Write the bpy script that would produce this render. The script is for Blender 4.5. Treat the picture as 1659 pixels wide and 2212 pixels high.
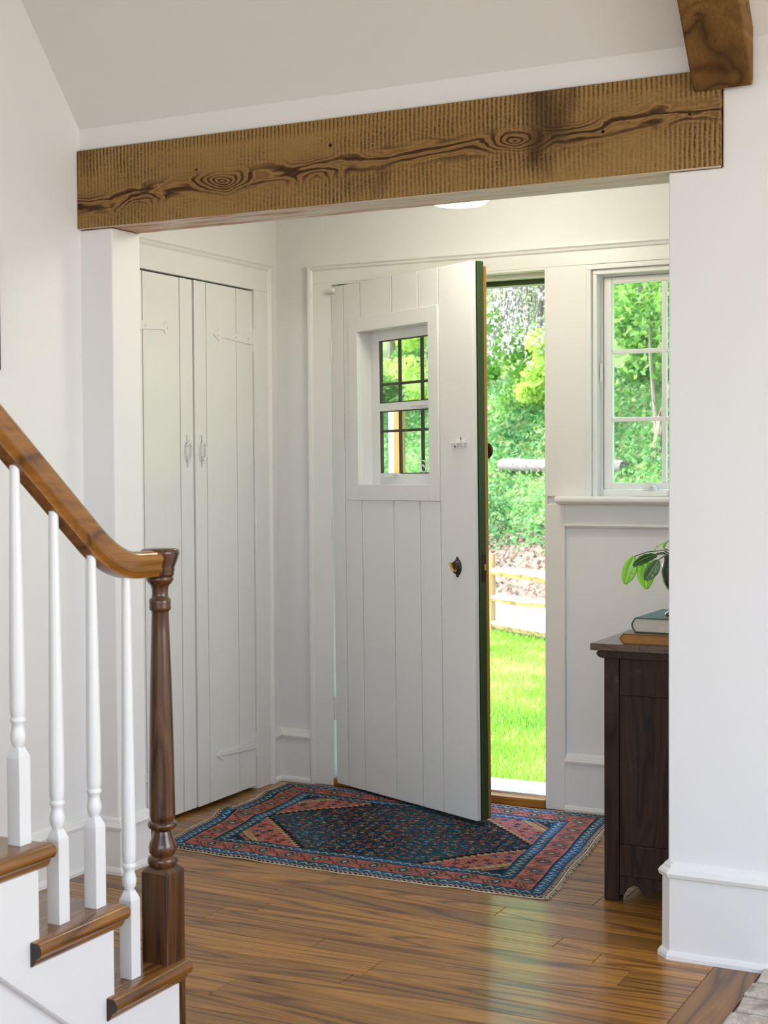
import bpy, bmesh, math, random
import numpy as np
from mathutils import Vector, Matrix
random.seed(7); RNG = np.random.default_rng(7)
for o in list(bpy.data.objects): bpy.data.objects.remove(o)
scene = bpy.context.scene
COL = scene.collection
R = math.radians

# ------------------------------------------------------------------ camera
cam_d = bpy.data.cameras.new('camera'); cam = bpy.data.objects.new('camera', cam_d); COL.objects.link(cam)
yaw, pit, rol = 0.474435, 0.032316, -0.0057268
fw = Vector((-math.sin(yaw)*math.cos(pit), math.cos(yaw)*math.cos(pit), -math.sin(pit)))
r0 = Vector((math.cos(yaw), math.sin(yaw), 0)); u0 = r0.cross(fw)
rt = r0*math.cos(rol) + u0*math.sin(rol); up = -r0*math.sin(rol) + u0*math.cos(rol)
m = Matrix.Identity(4)
for i in range(3): m[i][0], m[i][1], m[i][2] = rt[i], up[i], -fw[i]
m[2][3] = 1.30
cam.matrix_world = m
cam_d.sensor_fit = 'HORIZONTAL'; cam_d.sensor_width = 24.0; cam_d.lens = 3160.8/1659*24.0
cam_d.dof.use_dof = True; cam_d.dof.focus_distance = 4.9; cam_d.dof.aperture_fstop = 8.0
cam_d.clip_start = 0.05
scene.camera = cam

# ------------------------------------------------------------------ world, sun, fill lights, exposure
scene.view_settings.view_transform = 'Standard'; scene.view_settings.look = 'None'
scene.view_settings.gamma = 1.0; scene.view_settings.use_curve_mapping = False
scene.view_settings.exposure = 0.17
wd = bpy.data.worlds.new('sky'); scene.world = wd; wd.use_nodes = True
wn = wd.node_tree; bgn = wn.nodes['Background']
sky = wn.nodes.new('ShaderNodeTexSky'); sky.sky_type = 'NISHITA'; sky.sun_disc = False
sky.sun_elevation = R(50); sky.sun_rotation = R(-100); sky.air_density = 1.0; sky.dust_density = 2.0
wn.links.new(sky.outputs[0], bgn.inputs[0]); bgn.inputs[1].default_value = 1.0
def lamp(name, kind, energy, color, loc=(0,0,0), direction=(0,0,-1), size=None):
    d = bpy.data.lights.new(name, kind); d.energy = energy; d.color = color
    o = bpy.data.objects.new(name, d); COL.objects.link(o); o.location = loc
    o.rotation_euler = Vector(direction).to_track_quat('-Z', 'Y').to_euler()
    if size: d.shape = 'RECTANGLE'; d.size, d.size_y = size
    return o
sun = lamp('sun', 'SUN', 3.9, (1.0, 0.96, 0.88), direction=(0.58, 0.12, -0.79)); sun.data.angle = R(0.6)
# fill lights added for daylight at unseen openings, behind the camera and at right
lamp('fill_light_back', 'AREA', 22, (1.0, 0.968, 0.925), (0.2, -2.95, 1.9), (-0.1, 1, 0.05), (4.2, 2.5))
lamp('fill_light_right', 'AREA', 62, (1.0, 0.968, 0.925), (2.45, 2.15, 1.75), (-1, 0.0, 0), (2.3, 2.1))

# ------------------------------------------------------------------ helpers: nodes
def srgb(*c):
    out = []
    for v in c:
        v = v/255.0
        out.append(v/12.92 if v <= .04045 else ((v+.055)/1.055)**2.4)
    return tuple(out)
class NT:
    def __init__(s, name):
        s.m = bpy.data.materials.new(name); s.m.use_nodes = True
        s.t = s.m.node_tree; s.b = s.t.nodes['Principled BSDF']; s.out = s.t.nodes['Material Output']
    def n(s, typ, **kw):
        nd = s.t.nodes.new('ShaderNode'+typ)
        for k, v in kw.items(): setattr(nd, k, v)
        return nd
    def l(s, a, b): s.t.links.new(a, b)
    def set(s, **kw):
        for k, v in kw.items():
            i = s.b.inputs[k.replace('_', ' ')]
            i.default_value = (*v, 1) if isinstance(v, tuple) and len(v) == 3 else v
        return s
    def coords(s, scale=(1,1,1), rnd=True, kind='Object'):
        tc = s.n('TexCoord'); o = tc.outputs[kind]
        if rnd:
            oi = s.n('ObjectInfo'); vm = s.n('VectorMath', operation='SCALE'); vm.inputs[0].default_value = (37.3, 91.7, 53.1)
            s.l(oi.outputs['Random'], vm.inputs['Scale'])
            ad = s.n('VectorMath', operation='ADD'); s.l(o, ad.inputs[0]); s.l(vm.outputs[0], ad.inputs[1]); o = ad.outputs[0]
        mu = s.n('VectorMath', operation='MULTIPLY'); s.l(o, mu.inputs[0]); mu.inputs[1].default_value = scale
        return mu.outputs[0]
    def noise(s, vec, scale, detail=4, rough=.55, dist=0):
        nd = s.n('TexNoise'); s.l(vec, nd.inputs['Vector'])
        nd.inputs['Scale'].default_value = scale; nd.inputs['Detail'].default_value = detail
        nd.inputs['Roughness'].default_value = rough; nd.inputs['Distortion'].default_value = dist
        return nd.outputs['Fac']
    def math(s, op, a, b=0.0, c=0.0, clamp=False):
        nd = s.n('Math', operation=op); nd.use_clamp = clamp
        for i, v in enumerate((a, b, c)):
            if isinstance(v, (int, float)): nd.inputs[i].default_value = v
            else: s.l(v, nd.inputs[i])
        return nd.outputs[0]
    def ramp(s, fac, stops):
        nd = s.n('ValToRGB'); cr = nd.color_ramp
        while len(cr.elements) < len(stops): cr.elements.new(.5)
        for e, (p, c) in zip(cr.elements, stops):
            e.position = p; e.color = (*c, 1) if len(c) == 3 else c
        s.l(fac, nd.inputs[0]); return nd.outputs[0]
    def mix(s, fac, a, b, mode='MIX'):
        nd = s.n('Mix', data_type='RGBA', blend_type=mode)
        for i, v in ((0, fac), (6, a), (7, b)):
            if isinstance(v, (int, float)): nd.inputs[i].default_value = v
            elif isinstance(v, tuple): nd.inputs[i].default_value = (*v, 1)
            else: s.l(v, nd.inputs[i])
        return nd.outputs[2]
    def bump(s, h, strength=.2, dist=.01):
        nd = s.n('Bump'); nd.inputs['Strength'].default_value = strength; nd.inputs['Distance'].default_value = dist
        s.l(h, nd.inputs['Height']); s.l(nd.outputs[0], s.b.inputs['Normal'])
    def sep(s, v):
        nd = s.n('SeparateXYZ'); s.l(v, nd.inputs[0]); return nd.outputs

def paint(name, col, rough=.45, bump=.02, bscale=30, spec=.4):
    t = NT(name); t.set(Base_Color=col, Roughness=rough); t.b.inputs['Specular IOR Level'].default_value = spec
    v = t.coords((1,1,1), rnd=False)
    n1 = t.noise(v, bscale, 3); n2 = t.noise(v, 3.0, 3)
    t.l(t.mix(t.math('MULTIPLY', n2, .10), col, tuple(c*.86 for c in col)), t.b.inputs['Base Color'])
    t.bump(n1, bump, .02); return t.m
def plain(name, col, rough=.5, metal=0.0):
    t = NT(name); t.set(Base_Color=col, Roughness=rough, Metallic=metal)
    v = t.coords(); n1 = t.noise(v, 40, 4)
    t.l(t.mix(n1, tuple(c*.8 for c in col), tuple(min(1, c*1.2) for c in col)), t.b.inputs['Base Color'])
    return t.m
def wood(name, dark, mid, light, axis='X', rough=.35, rings=9.0, along=.55, across=5.0, coat=0.0, var=.35, bump=.08, spec=.5, wear=None, line=.22):
    t = NT(name)
    i = 'XYZ'.index(axis)
    sc = [across]*3; sc[i] = along
    v = t.coords(tuple(sc))
    big = t.noise(v, 1.0, 2.5, .5, .35)
    ring = t.math('PINGPONG', t.math('MULTIPLY', big, rings), .5)
    ring = t.math('MULTIPLY', ring, 2.0)
    fs = [130.0]*3; fs[i] = 3.0
    fib = t.noise(t.coords(tuple(fs)), 1.0, 3, .6); dk2 = tuple((a+b)/2 for a, b in zip(dark, mid))
    c = t.ramp(ring, [(0.0, dark), (line, mid), (.7, light), (1.0, mid)])
    c = t.mix(t.math('MULTIPLY', t.math('SUBTRACT', .60, fib, clamp=True), 1.9, clamp=True), c, dk2)
    oi = t.n('ObjectInfo'); hs = t.n('HueSaturation'); t.l(c, hs.inputs['Color'])
    t.l(t.math('ADD', t.math('MULTIPLY', oi.outputs['Random'], var), 1-var/2), hs.inputs['Value'])
    col = hs.outputs[0]
    if wear:
        wv = t.noise(t.coords((9,9,9)), 2.2, 8, .75)
        col = t.mix(t.ramp(wv, [(.60,(0,0,0)),(.72,(1,1,1))]), col, wear)
    t.l(col, t.b.inputs['Base Color'])
    t.set(Roughness=rough, Coat_Weight=coat, Coat_Roughness=.12, Coat_IOR=1.5); t.b.inputs['Specular IOR Level'].default_value = spec
    t.bump(t.math('ADD', ring, fib), bump, .003); return t.m

M = {}
M['wall'] = paint('wall_paint', (.86,.848,.835), .6, .05, 22)
M['ceil'] = paint('ceiling_paint', (.85,.838,.825), .7, .04, 16)
M['trim'] = paint('trim_paint', (.865,.855,.835), .36, .03, 35, .5)
M['door'] = paint('door_paint', (.865,.855,.835), .22, .03, 30, .5)
M['gloss_white'] = paint('gloss_white', (.87,.865,.85), .3, .02, 30, .5)
M['floor'] = wood('oak_floor', (.095,.032,.004), (.31,.130,.017), (.44,.205,.034), 'X', .32, 17, .30, 4.2, .32, .6, .04, line=.34, spec=.25)
M['floor_y'] = wood('oak_border', (.07,.025,.004), (.24,.100,.015), (.35,.160,.028), 'Y', .32, 8, .42, 5.0, .2, .3, .05, spec=.25)
M['rail'] = wood('varnished_rail', (.095,.032,.005), (.25,.094,.011), (.35,.140,.018), 'Y', .25, 6, .8, 5.0, .4, .1, .04)
M['tread'] = wood('varnished_tread', (.07,.025,.005), (.21,.080,.012), (.31,.128,.021), 'Y', .27, 8, .6, 7.0, .35, .2, .05)
M['newel'] = wood('dark_newel', (.024,.009,.004), (.075,.028,.009), (.13,.050,.015), 'Z', .27, 9, .7, 9.0, .4, .1, .05)
M['endgrain'] = plain('end_grain', (.03,.02,.013), .6)
M['chest'] = wood('dark_chest', (.012,.006,.004), (.034,.016,.009), (.052,.025,.013), 'Z', .45, 8, .8, 8.0, 0, .2, .1, spec=.28, wear=(.10,.05,.03))
M['chest_top'] = wood('chest_top_wood', (.05,.03,.02), (.12,.07,.05), (.16,.10,.07), 'Y', .3, 8, .8, 8.0, .3, .1, .08, wear=(.22,.14,.09))
M['orange_wood'] = wood('exterior_pine', (.22,.085,.015), (.46,.21,.04), (.56,.28,.065), 'Z', .4, 5, .5, 6.0, .2, .2, .05)
M['fence'] = wood('fence_cedar', (.24,.13,.045), (.46,.29,.12), (.60,.42,.20), 'Z', .7, 5, .5, 5.0, 0, .3, .1)
M['fence_rail'] = wood('fence_rail_cedar', (.22,.13,.055), (.46,.30,.14), (.58,.41,.22), 'X', .7, 5, .5, 5.0, 0, .3, .1)
M['bark'] = wood('bark', (.10,.07,.05), (.26,.20,.15), (.38,.31,.24), 'Z', .85, 7, 1.0, 8.0, 0, .3, .4)
M['tan_bark'] = wood('tan_bark', (.20,.13,.08), (.42,.30,.20), (.55,.42,.30), 'Z', .85, 6, .8, 7.0, 0, .2, .3)
M['log'] = wood('grey_log', (.08,.062,.052), (.20,.17,.15), (.29,.26,.235), 'X', .85, 6, .8, 7.0, 0, .2, .3)
def chipped():
    t = NT('chipped_green_paint'); v = t.coords((60, 60, 7), rnd=False)
    a = t.noise(v, 1.0, 5, .7); b = t.noise(t.coords((3, 3, 3), rnd=False), 1.0, 3)
    f = t.ramp(t.math('ADD', a, t.math('MULTIPLY', t.math('SUBTRACT', b, .5), .5)), [(.70,(0,0,0)),(.72,(1,1,1))])
    t.l(t.mix(f, srgb(56, 80, 42), (.62,.62,.52)), t.b.inputs['Base Color']); t.set(Roughness=.3); return t.m
M['green'] = chipped()
M['bronze'] = plain('aged_bronze', (.055,.045,.035), .4, .6)
M['brass'] = plain('brass', (.70,.48,.16), .28, 1.0)
M['lead'] = plain('lead_came', (.075,.06,.045), .5, .3)
M['alu'] = plain('aluminium', (.66,.69,.73), .4, .3)
M['black'] = plain('black_strip', (.012,.012,.012), .6)
M['dark'] = plain('closet_shade', (.01,.01,.01), .9)  # near-black colour stands in for the shade inside the closet
M['page'] = plain('pages', (.62,.55,.46), .8)
M['greenbook'] = plain('green_cloth', (.045,.085,.055), .5)
M['tanbook'] = plain('tan_leather', (.20,.10,.030), .45)
M['tanpage'] = plain('tan_pages', (.38,.165,.03), .6)
M['pot'] = plain('olive_glaze', (.035,.04,.022), .16)
M['soil'] = plain('soil', (.03,.02,.012), .9)
M['driveway'] = plain('pale_concrete', (.80,.79,.79), .9)
M['earth'] = plain('leaf_litter_earth', (.20,.15,.11), .95)
M['moss'] = plain('hill_soil', (.16,.22,.07), .95)
M['lawn'] = plain('lawn_soil', (.20,.38,.06), .95)
M['frame_dark'] = plain('picture_frame', (.06,.05,.045), .4)
M['art'] = plain('picture_paper', (.45,.40,.36), .8)
M['mortar'] = plain('mortar', (.50,.47,.42), .95)

def brick_mat():
    t = NT('limed_brick'); v = t.coords((1,1,1))
    a = t.noise(v, 28, 6, .7); b = t.noise(v, 9, 4)
    oi = t.n('ObjectInfo')
    base = t.ramp(oi.outputs['Random'], [(0,(.50,.43,.36)),(.5,(.36,.30,.26)),(1,(.58,.53,.46))])
    c = t.mix(t.ramp(a, [(.45,(0,0,0)),(.62,(1,1,1))]), base, (.62,.58,.51))
    c = t.mix(t.ramp(b, [(.55,(0,0,0)),(.7,(1,1,1))]), c, (.22,.18,.16))
    t.l(c, t.b.inputs['Base Color']); t.set(Roughness=.9); t.bump(a, .6, .01); return t.m
M['brick'] = brick_mat()

def beam_mat(name, fade=1.0):
    """rough sawn old beam: saw kerfs across, wild grain along the middle, dark stains"""
    t = NT(name); tc = t.n('TexCoord'); o = tc.outputs['Object']; x, y, z = t.sep(o)
    wob = t.noise(o, 6.0, 3)
    zz = t.math('ADD', z, t.math('MULTIPLY', t.math('SUBTRACT', wob, .5), .06))
    # wandering grain centre along the length, swirling round knots
    cv = t.n('CombineXYZ'); t.l(t.math('MULTIPLY', x, 1.3), cv.inputs[0])
    wander = t.math('MULTIPLY', t.math('SUBTRACT', t.noise(cv.outputs[0], 2.0, 3), .5), .09)
    zr = t.math('SUBTRACT', t.math('ADD', t.math('ADD', z, .012), wander), t.math('MULTIPLY', x, .030))
    kv2 = t.n('CombineXYZ'); t.l(t.math('MULTIPLY', x, 3.4), kv2.inputs[0]); t.l(t.math('MULTIPLY', zr, 9.0), kv2.inputs[1])
    vk = t.n('TexVoronoi'); vk.voronoi_dimensions = '2D'; t.l(kv2.outputs[0], vk.inputs['Vector']); vk.inputs['Scale'].default_value = 1.0
    knot = t.math('POWER', t.math('SUBTRACT', 1.0, t.math('MULTIPLY', vk.outputs['Distance'], 2.3), clamp=True), 1.5)
    mv = t.n('VectorMath', operation='MULTIPLY'); t.l(o, mv.inputs[0]); mv.inputs[1].default_value = (2.5, 9, 12)
    big = t.noise(mv.outputs[0], 1.0, 4, .55, .4)
    field = t.math('ADD', t.math('ADD', t.math('MULTIPLY', zr, 26.0), t.math('MULTIPLY', big, 5.0)), t.math('MULTIPLY', knot, 5.0))
    ring = t.math('MULTIPLY', t.math('PINGPONG', t.math('MULTIPLY', field, 1.0), .5), 2.0)
    dz = t.math('ABSOLUTE', zr)
    band = t.math('SUBTRACT', 1.0, t.math('MULTIPLY', dz, 24.0), clamp=True)
    # kerf marks
    kv = t.n('VectorMath', operation='MULTIPLY'); t.l(o, kv.inputs[0]); kv.inputs[1].default_value = (62, 5, 1.6)
    kd = t.noise(kv.outputs[0], 1.6, 2, .5, .15)
    sn = t.math('SINE', t.math('ADD', t.math('MULTIPLY', x, 480.0), t.math('MULTIPLY', wob, 7.0)))
    kerf = t.math('MULTIPLY', t.math('ADD', sn, 1.0), .5)
    patch = t.noise(o, 3.0, 5, .65); spk = t.noise(o, 120.0, 3, .7)
    kerfm = t.math('MULTIPLY', t.math('MULTIPLY', kerf, t.math('MULTIPLY', t.math('SUBTRACT', patch, .38, clamp=True), 4.5, clamp=True)), t.math('SUBTRACT', 1.0, band, clamp=True))
    edge = t.math('MULTIPLY', t.math('SUBTRACT', z, .075), 45.0, clamp=True)
    kerfm = t.math('MULTIPLY', kerfm, t.math('ADD', t.math('MULTIPLY', spk, 2.6), -.55, clamp=True))
    kerfm = t.math('MAXIMUM', t.math('MULTIPLY', kerfm, 1.0), t.math('MULTIPLY', t.math('MULTIPLY', edge, t.math('MULTIPLY', t.math('SUBTRACT', kerf, .35, clamp=True), 1.6)), t.math('ADD', t.math('MULTIPLY', spk, 1.5), -.05, clamp=True)))
    dark, mid, lite = (.052,.024,.008), (.275,.155,.044), (.43,.268,.095)
    c = t.mix(patch, mid, lite)
    c = t.mix(t.math('MULTIPLY', kerfm, 1.0, clamp=True), c, dark)
    g = t.ramp(ring, [(0,(.03,.012,.005)),(.35,(.12,.055,.015)),(.6,(.36,.205,.07)),(1,(.27,.15,.045))])
    c = t.mix(t.math('MULTIPLY', band, 1.6, clamp=True), c, g)
    fg = t.math('MULTIPLY', t.math('PINGPONG', t.math('MULTIPLY', field, 3.5), .5), 2.0)
    c = t.mix(t.math('MULTIPLY', t.math('MULTIPLY', t.math('SUBTRACT', 1.0, fg), .45), t.math('SUBTRACT', 1.0, t.math('MULTIPLY', dz, 9.0), clamp=True)), c, dark)
    st = t.noise(o, 2.6, 3, .5, .6)
    c = t.mix(t.ramp(st, [(.60,(0,0,0)),(.74,(.8,.8,.8))]), c, dark)
    ws = t.noise(o, 9.0, 6, .7)
    c = t.mix(t.ramp(ws, [(.70,(0,0,0)),(.80,(.55,.55,.55))]), c, (.55,.45,.33))
    vo = t.n('TexVoronoi'); t.l(o, vo.inputs['Vector']); vo.inputs['Scale'].default_value = 9.0
    c = t.mix(t.math('LESS_THAN', vo.outputs['Distance'], .045), c, (.01,.006,.004))
    t.l(c, t.b.inputs['Base Color']); t.set(Roughness=.75); t.b.inputs['Specular IOR Level'].default_value = .25
    hgt = t.math('SUBTRACT', t.math('MULTIPLY', spk, .5), t.math('MULTIPLY', kerfm, 1.0))
    t.bump(t.math('ADD', hgt, t.math('MULTIPLY', ring, .4)), .5, .004); return t.m
M['beam'] = beam_mat('sawn_beam')
def beam_under():
    t = NT('beam_underside_old_paint'); v = t.coords((3, 22, 10), rnd=False)
    a = t.noise(v, 1.4, 5, .65); x, y, z = t.sep(t.coords((1,1,1), rnd=False))
    f = t.math('ADD', t.math('MULTIPLY', x, .26), .66)
    k = t.math('ADD', t.math('MULTIPLY', t.math('SUBTRACT', a, .5), 2.2), f, clamp=True)
    c = t.ramp(k, [(0,(.22,.10,.05)),(.28,(.50,.28,.17)),(.45,(.66,.42,.30)),(.60,(.74,.62,.52)),(.85,(.80,.74,.64))])
    t.l(c, t.b.inputs['Base Color']); t.set(Roughness=.7); t.bump(a, .3, .004); return t.m
M['beam_under'] = beam_under()

def glass_mat():
    t = NT('clear_glass')
    tr = t.n('BsdfTransparent'); gl = t.n('BsdfGlossy'); gl.inputs['Roughness'].default_value = .02
    tr.inputs[0].default_value = (.93,.97,.94,1)
    fr = t.n('Fresnel'); ge = t.n('NewGeometry'); t.l(t.math('ADD', 1.45, t.math('MULTIPLY', ge.outputs['Backfacing'], 1/1.45-1.45)), fr.inputs[0])
    mx = t.n('MixShader'); t.l(fr.outputs[0], mx.inputs[0]); t.l(tr.outputs[0], mx.inputs[1]); t.l(gl.outputs[0], mx.inputs[2])
    t.l(mx.outputs[0], t.out.inputs[0]); return t.m
M['glass'] = glass_mat()
def leafcloud_mat(name, stops, trans=.45, rough=.5):
    t = NT(name); at = t.n('Attribute'); at.attribute_name = 'tint'
    c = t.ramp(at.outputs['Fac'], stops)
    df = t.n('BsdfDiffuse'); tl = t.n('BsdfTranslucent'); gl = t.n('BsdfGlossy'); gl.inputs['Roughness'].default_value = rough
    t.l(c, df.inputs[0]); t.l(c, tl.inputs[0]); gl.inputs[0].default_value = (.6,.7,.6,1)
    mx = t.n('MixShader'); mx.inputs[0].default_value = trans; t.l(df.outputs[0], mx.inputs[1]); t.l(tl.outputs[0], mx.inputs[2])
    m2 = t.n('MixShader'); m2.inputs[0].default_value = .06; t.l(mx.outputs[0], m2.inputs[1]); t.l(gl.outputs[0], m2.inputs[2])
    t.l(m2.outputs[0], t.out.inputs[0]); return t.m
M['leaf_mid'] = leafcloud_mat('leaf_mid_green', [(0,(.06,.20,.03)),(.5,(.22,.46,.08)),(1,(.52,.74,.20))])
M['leaf_yellow'] = leafcloud_mat('leaf_yellow_green', [(0,(.22,.42,.06)),(.5,(.50,.72,.14)),(1,(.80,.88,.30))])
M['leaf_cool'] = leafcloud_mat('leaf_blue_green', [(0,(.06,.20,.05)),(.5,(.19,.43,.13)),(1,(.44,.70,.28))])
M['leaf_ivy'] = leafcloud_mat('leaf_ivy', [(0,(.05,.17,.05)),(.5,(.15,.37,.11)),(1,(.36,.60,.22))])
M['leaf_pale'] = leafcloud_mat('pale_dry_fronds', [(0,(.78,.68,.62)),(.5,(.92,.86,.81)),(1,(.97,.95,.92))], .5)
M['leaf_litter'] = leafcloud_mat('fallen_leaves', [(0,(.10,.07,.05)),(.5,(.32,.24,.18)),(1,(.58,.47,.37))])
M['grass'] = leafcloud_mat('grass_blades', [(0,(.18,.38,.035)),(.5,(.38,.58,.08)),(1,(.62,.76,.22))])
def vcol_mat():
    t = NT('wool_pile'); at = t.n('Attribute'); at.attribute_name = 'weave'
    v = t.coords((1,1,1), rnd=False); f = t.noise(v, 260, 2)
    c = t.mix(.5, at.outputs['Color'], t.mix(f, (.45,.45,.45), (1.35,1.35,1.35)), 'MULTIPLY')
    t.l(c, t.b.inputs['Base Color']); t.set(Roughness=.95); t.b.inputs['Specular IOR Level'].default_value = .1
    t.b.inputs['Sheen Weight'].default_value = .0
    t.bump(f, .5, .004); return t.m
M['rug'] = vcol_mat()
M['fringe'] = plain('cotton_fringe', (.60,.52,.38), .9)
M['rug_edge'] = plain('rug_binding', (.35,.12,.09), .95)
def maranta(name, base, dark, vein, trans):
    t = NT(name); uv = t.n('UVMap'); x, y, z = t.sep(uv.outputs[0])
    av = t.math('ABSOLUTE', t.math('SUBTRACT', y, .5))
    h = t.math('FRACT', t.math('SUBTRACT', t.math('MULTIPLY', x, 9.0), t.math('MULTIPLY', av, 5.5)))
    line = t.math('LESS_THAN', t.math('ABSOLUTE', t.math('SUBTRACT', h, .5)), .07)
    rib = t.math('LESS_THAN', av, t.math('ADD', .018, t.math('MULTIPLY', t.math('LESS_THAN', h, .35), .04)))
    blot = t.math('LESS_THAN', t.math('ABSOLUTE', t.math('SUBTRACT', av, .17)), .10)
    c = t.mix(t.math('MULTIPLY', blot, .8), base, dark)
    c = t.mix(t.math('MAXIMUM', line, rib), c, vein)
    df = t.n('BsdfDiffuse'); tl = t.n('BsdfTranslucent'); t.l(c, df.inputs[0]); t.l(c, tl.inputs[0])
    gl = t.n('BsdfGlossy'); gl.inputs['Roughness'].default_value = .35
    mx = t.n('MixShader'); mx.inputs[0].default_value = trans; t.l(df.outputs[0], mx.inputs[1]); t.l(tl.outputs[0], mx.inputs[2])
    m2 = t.n('MixShader'); m2.inputs[0].default_value = .06; t.l(mx.outputs[0], m2.inputs[1]); t.l(gl.outputs[0], m2.inputs[2])
    t.l(m2.outputs[0], t.out.inputs[0]); return t.m
M['leaf_a'] = maranta('prayer_leaf_backlit', (.50,.88,.06), (.34,.72,.03), (.80,.96,.45), .6)  # window backlight is put into this brighter leaf colour
M['leaf_b'] = maranta('prayer_leaf_dark', (.10,.26,.05), (.03,.09,.025), (.42,.58,.30), .25)
M['stem'] = plain('plant_stem', (.10,.14,.05), .5)
def lightmat():
    t = NT('lit_opal_glass'); t.set(Base_Color=(.9,.88,.8), Roughness=.3)
    t.b.inputs['Emission Color'].default_value = (1,.95,.80,1); t.b.inputs['Emission Strength'].default_value = 17.0; return t.m
M['opal'] = lightmat()

# ------------------------------------------------------------------ helpers: geometry
ORG = {}
def org(o): return ORG.get(o.name, Vector((0,0,0))) if o else Vector((0,0,0))
class MB:
    def __init__(s): s.v = []; s.f = []
    def _add(s, vs, fs):
        k = len(s.v); s.v += [tuple(p) for p in vs]; s.f += [tuple(i+k for i in f) for f in fs]; return s
    def box(s, x0, x1, y0, y1, z0, z1):
        if x0 > x1: x0, x1 = x1, x0
        if y0 > y1: y0, y1 = y1, y0
        if z0 > z1: z0, z1 = z1, z0
        return s._add([(x0,y0,z0),(x1,y0,z0),(x1,y1,z0),(x0,y1,z0),(x0,y0,z1),(x1,y0,z1),(x1,y1,z1),(x0,y1,z1)],
               [(0,3,2,1),(4,5,6,7),(0,1,5,4),(1,2,6,5),(2,3,7,6),(3,0,4,7)])
    def prism(s, poly, axis, a, b):
        """poly in the two remaining axes (cyclic order kept xyz), extruded along axis a..b"""
        def P(p, t):
            if axis == 'x': return (t, p[0], p[1])
            if axis == 'y': return (p[0], t, p[1])
            return (p[0], p[1], t)
        n = len(poly)
        return s._add([P(p, a) for p in poly]+[P(p, b) for p in poly],
               [tuple(range(n))[::-1], tuple(range(n, 2*n))]+[(i, (i+1) % n, (i+1) % n+n, i+n) for i in range(n)])
    def lathe(s, prof, c=(0,0,0), n=28, axis='z'):
        vs = []; fs = []; k = len(prof)
        for r, z in prof:
            for i in range(n):
                a = 2*math.pi*i/n
                q = (r*math.cos(a), r*math.sin(a), z)
                if axis == 'y': q = (q[0], q[2], q[1])
                if axis == 'x': q = (q[2], q[0], q[1])
                vs.append((c[0]+q[0], c[1]+q[1], c[2]+q[2]))
        for j in range(k-1):
            for i in range(n): fs.append((j*n+i, j*n+(i+1) % n, (j+1)*n+(i+1) % n, (j+1)*n+i))
        fs.append(tuple(range(n))[::-1]); fs.append(tuple((k-1)*n+i for i in range(n)))
        return s._add(vs, fs)
    def sweep(s, prof, frames, closed=False):
        """prof: list of (a,b); frames: list of (origin, A, B)"""
        vs = []; n = len(prof); k = len(frames); fs = []
        for o, A, B in frames:
            for a, b in prof: vs.append(tuple(Vector(o)+Vector(A)*a+Vector(B)*b))
        for j in range(k if closed else k-1):
            j2 = (j+1) % k
            for i in range(n): fs.append((j*n+i, j*n+(i+1) % n, j2*n+(i+1) % n, j2*n+i))
        if not closed: fs += [tuple(range(n))[::-1], tuple((k-1)*n+i for i in range(n))]
        return s._add(vs, fs)
    def tube(s, pts, rad, n=8, closed=False):
        pts = [Vector(p) for p in pts]; k = len(pts); fr = []
        for i, p in enumerate(pts):
            a = pts[(i-1) % k] if (closed or i > 0) else p; b = pts[(i+1) % k] if (closed or i < k-1) else p
            t = (b-a).normalized(); ref = Vector((0,0,1)) if abs(t.z) < .9 else Vector((1,0,0))
            A = t.cross(ref).normalized(); B = t.cross(A).normalized()
            r = rad[i] if isinstance(rad, (list, tuple)) else rad
            fr.append((p, A*r, B*r))
        return s.sweep([(math.cos(2*math.pi*i/n), math.sin(2*math.pi*i/n)) for i in range(n)], fr, closed)
    def build(s, name, mat, parent=None, bevel=0, smooth=False, seg=2, ang=35, base=True):
        vs = np.array(s.v, dtype=float); lo, hi = vs.min(0), vs.max(0)
        o0 = Vector(((lo[0]+hi[0])/2, (lo[1]+hi[1])/2, (lo[2]+hi[2])/2))
        me = bpy.data.meshes.new(name); me.from_pydata([tuple(Vector(p)-o0) for p in s.v], [], s.f)
        bm = bmesh.new(); bm.from_mesh(me); bmesh.ops.recalc_face_normals(bm, faces=bm.faces); bm.to_mesh(me); bm.free()
        o = bpy.data.objects.new(name, me); COL.objects.link(o)
        if mat: me.materials.append(M[mat] if isinstance(mat, str) else mat)
        o.location = o0-org(parent); o.parent = parent; ORG[o.name] = o0
        if smooth:
            for p in me.polygons: p.use_smooth = True
            try: me.set_sharp_from_angle(angle=R(ang))
            except Exception: pass
        if bevel:
            b = o.modifiers.new('bevel', 'BEVEL'); b.width = bevel; b.segments = seg; b.limit_method = 'ANGLE'; b.angle_limit = R(40)
        return o
def box(name, mat, b, parent=None, bevel=0, **kw): return MB().box(*b).build(name, mat, parent, bevel, **kw)
def empty(name, loc=(0,0,0), rot=None, local=False):
    o = bpy.data.objects.new(name, None); COL.objects.link(o); o.location = loc; o.empty_display_size = .1
    if rot: o.rotation_euler = rot
    ORG[o.name] = Vector((0,0,0)) if local else Vector(loc); return o
def tag(o, label, cat=None, group=None, kind=None):
    o['label'] = label
    if cat: o['category'] = cat
    if group: o['group'] = group
    if kind: o['kind'] = kind
    return o
def struct(o, label=None):
    o['kind'] = 'structure'
    if label: o['label'] = label
    return o
def copyobj(o, parent=None, loc=None):
    c = o.copy(); COL.objects.link(c); c.parent = parent
    if loc is not None: c.location = loc
    return c

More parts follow.
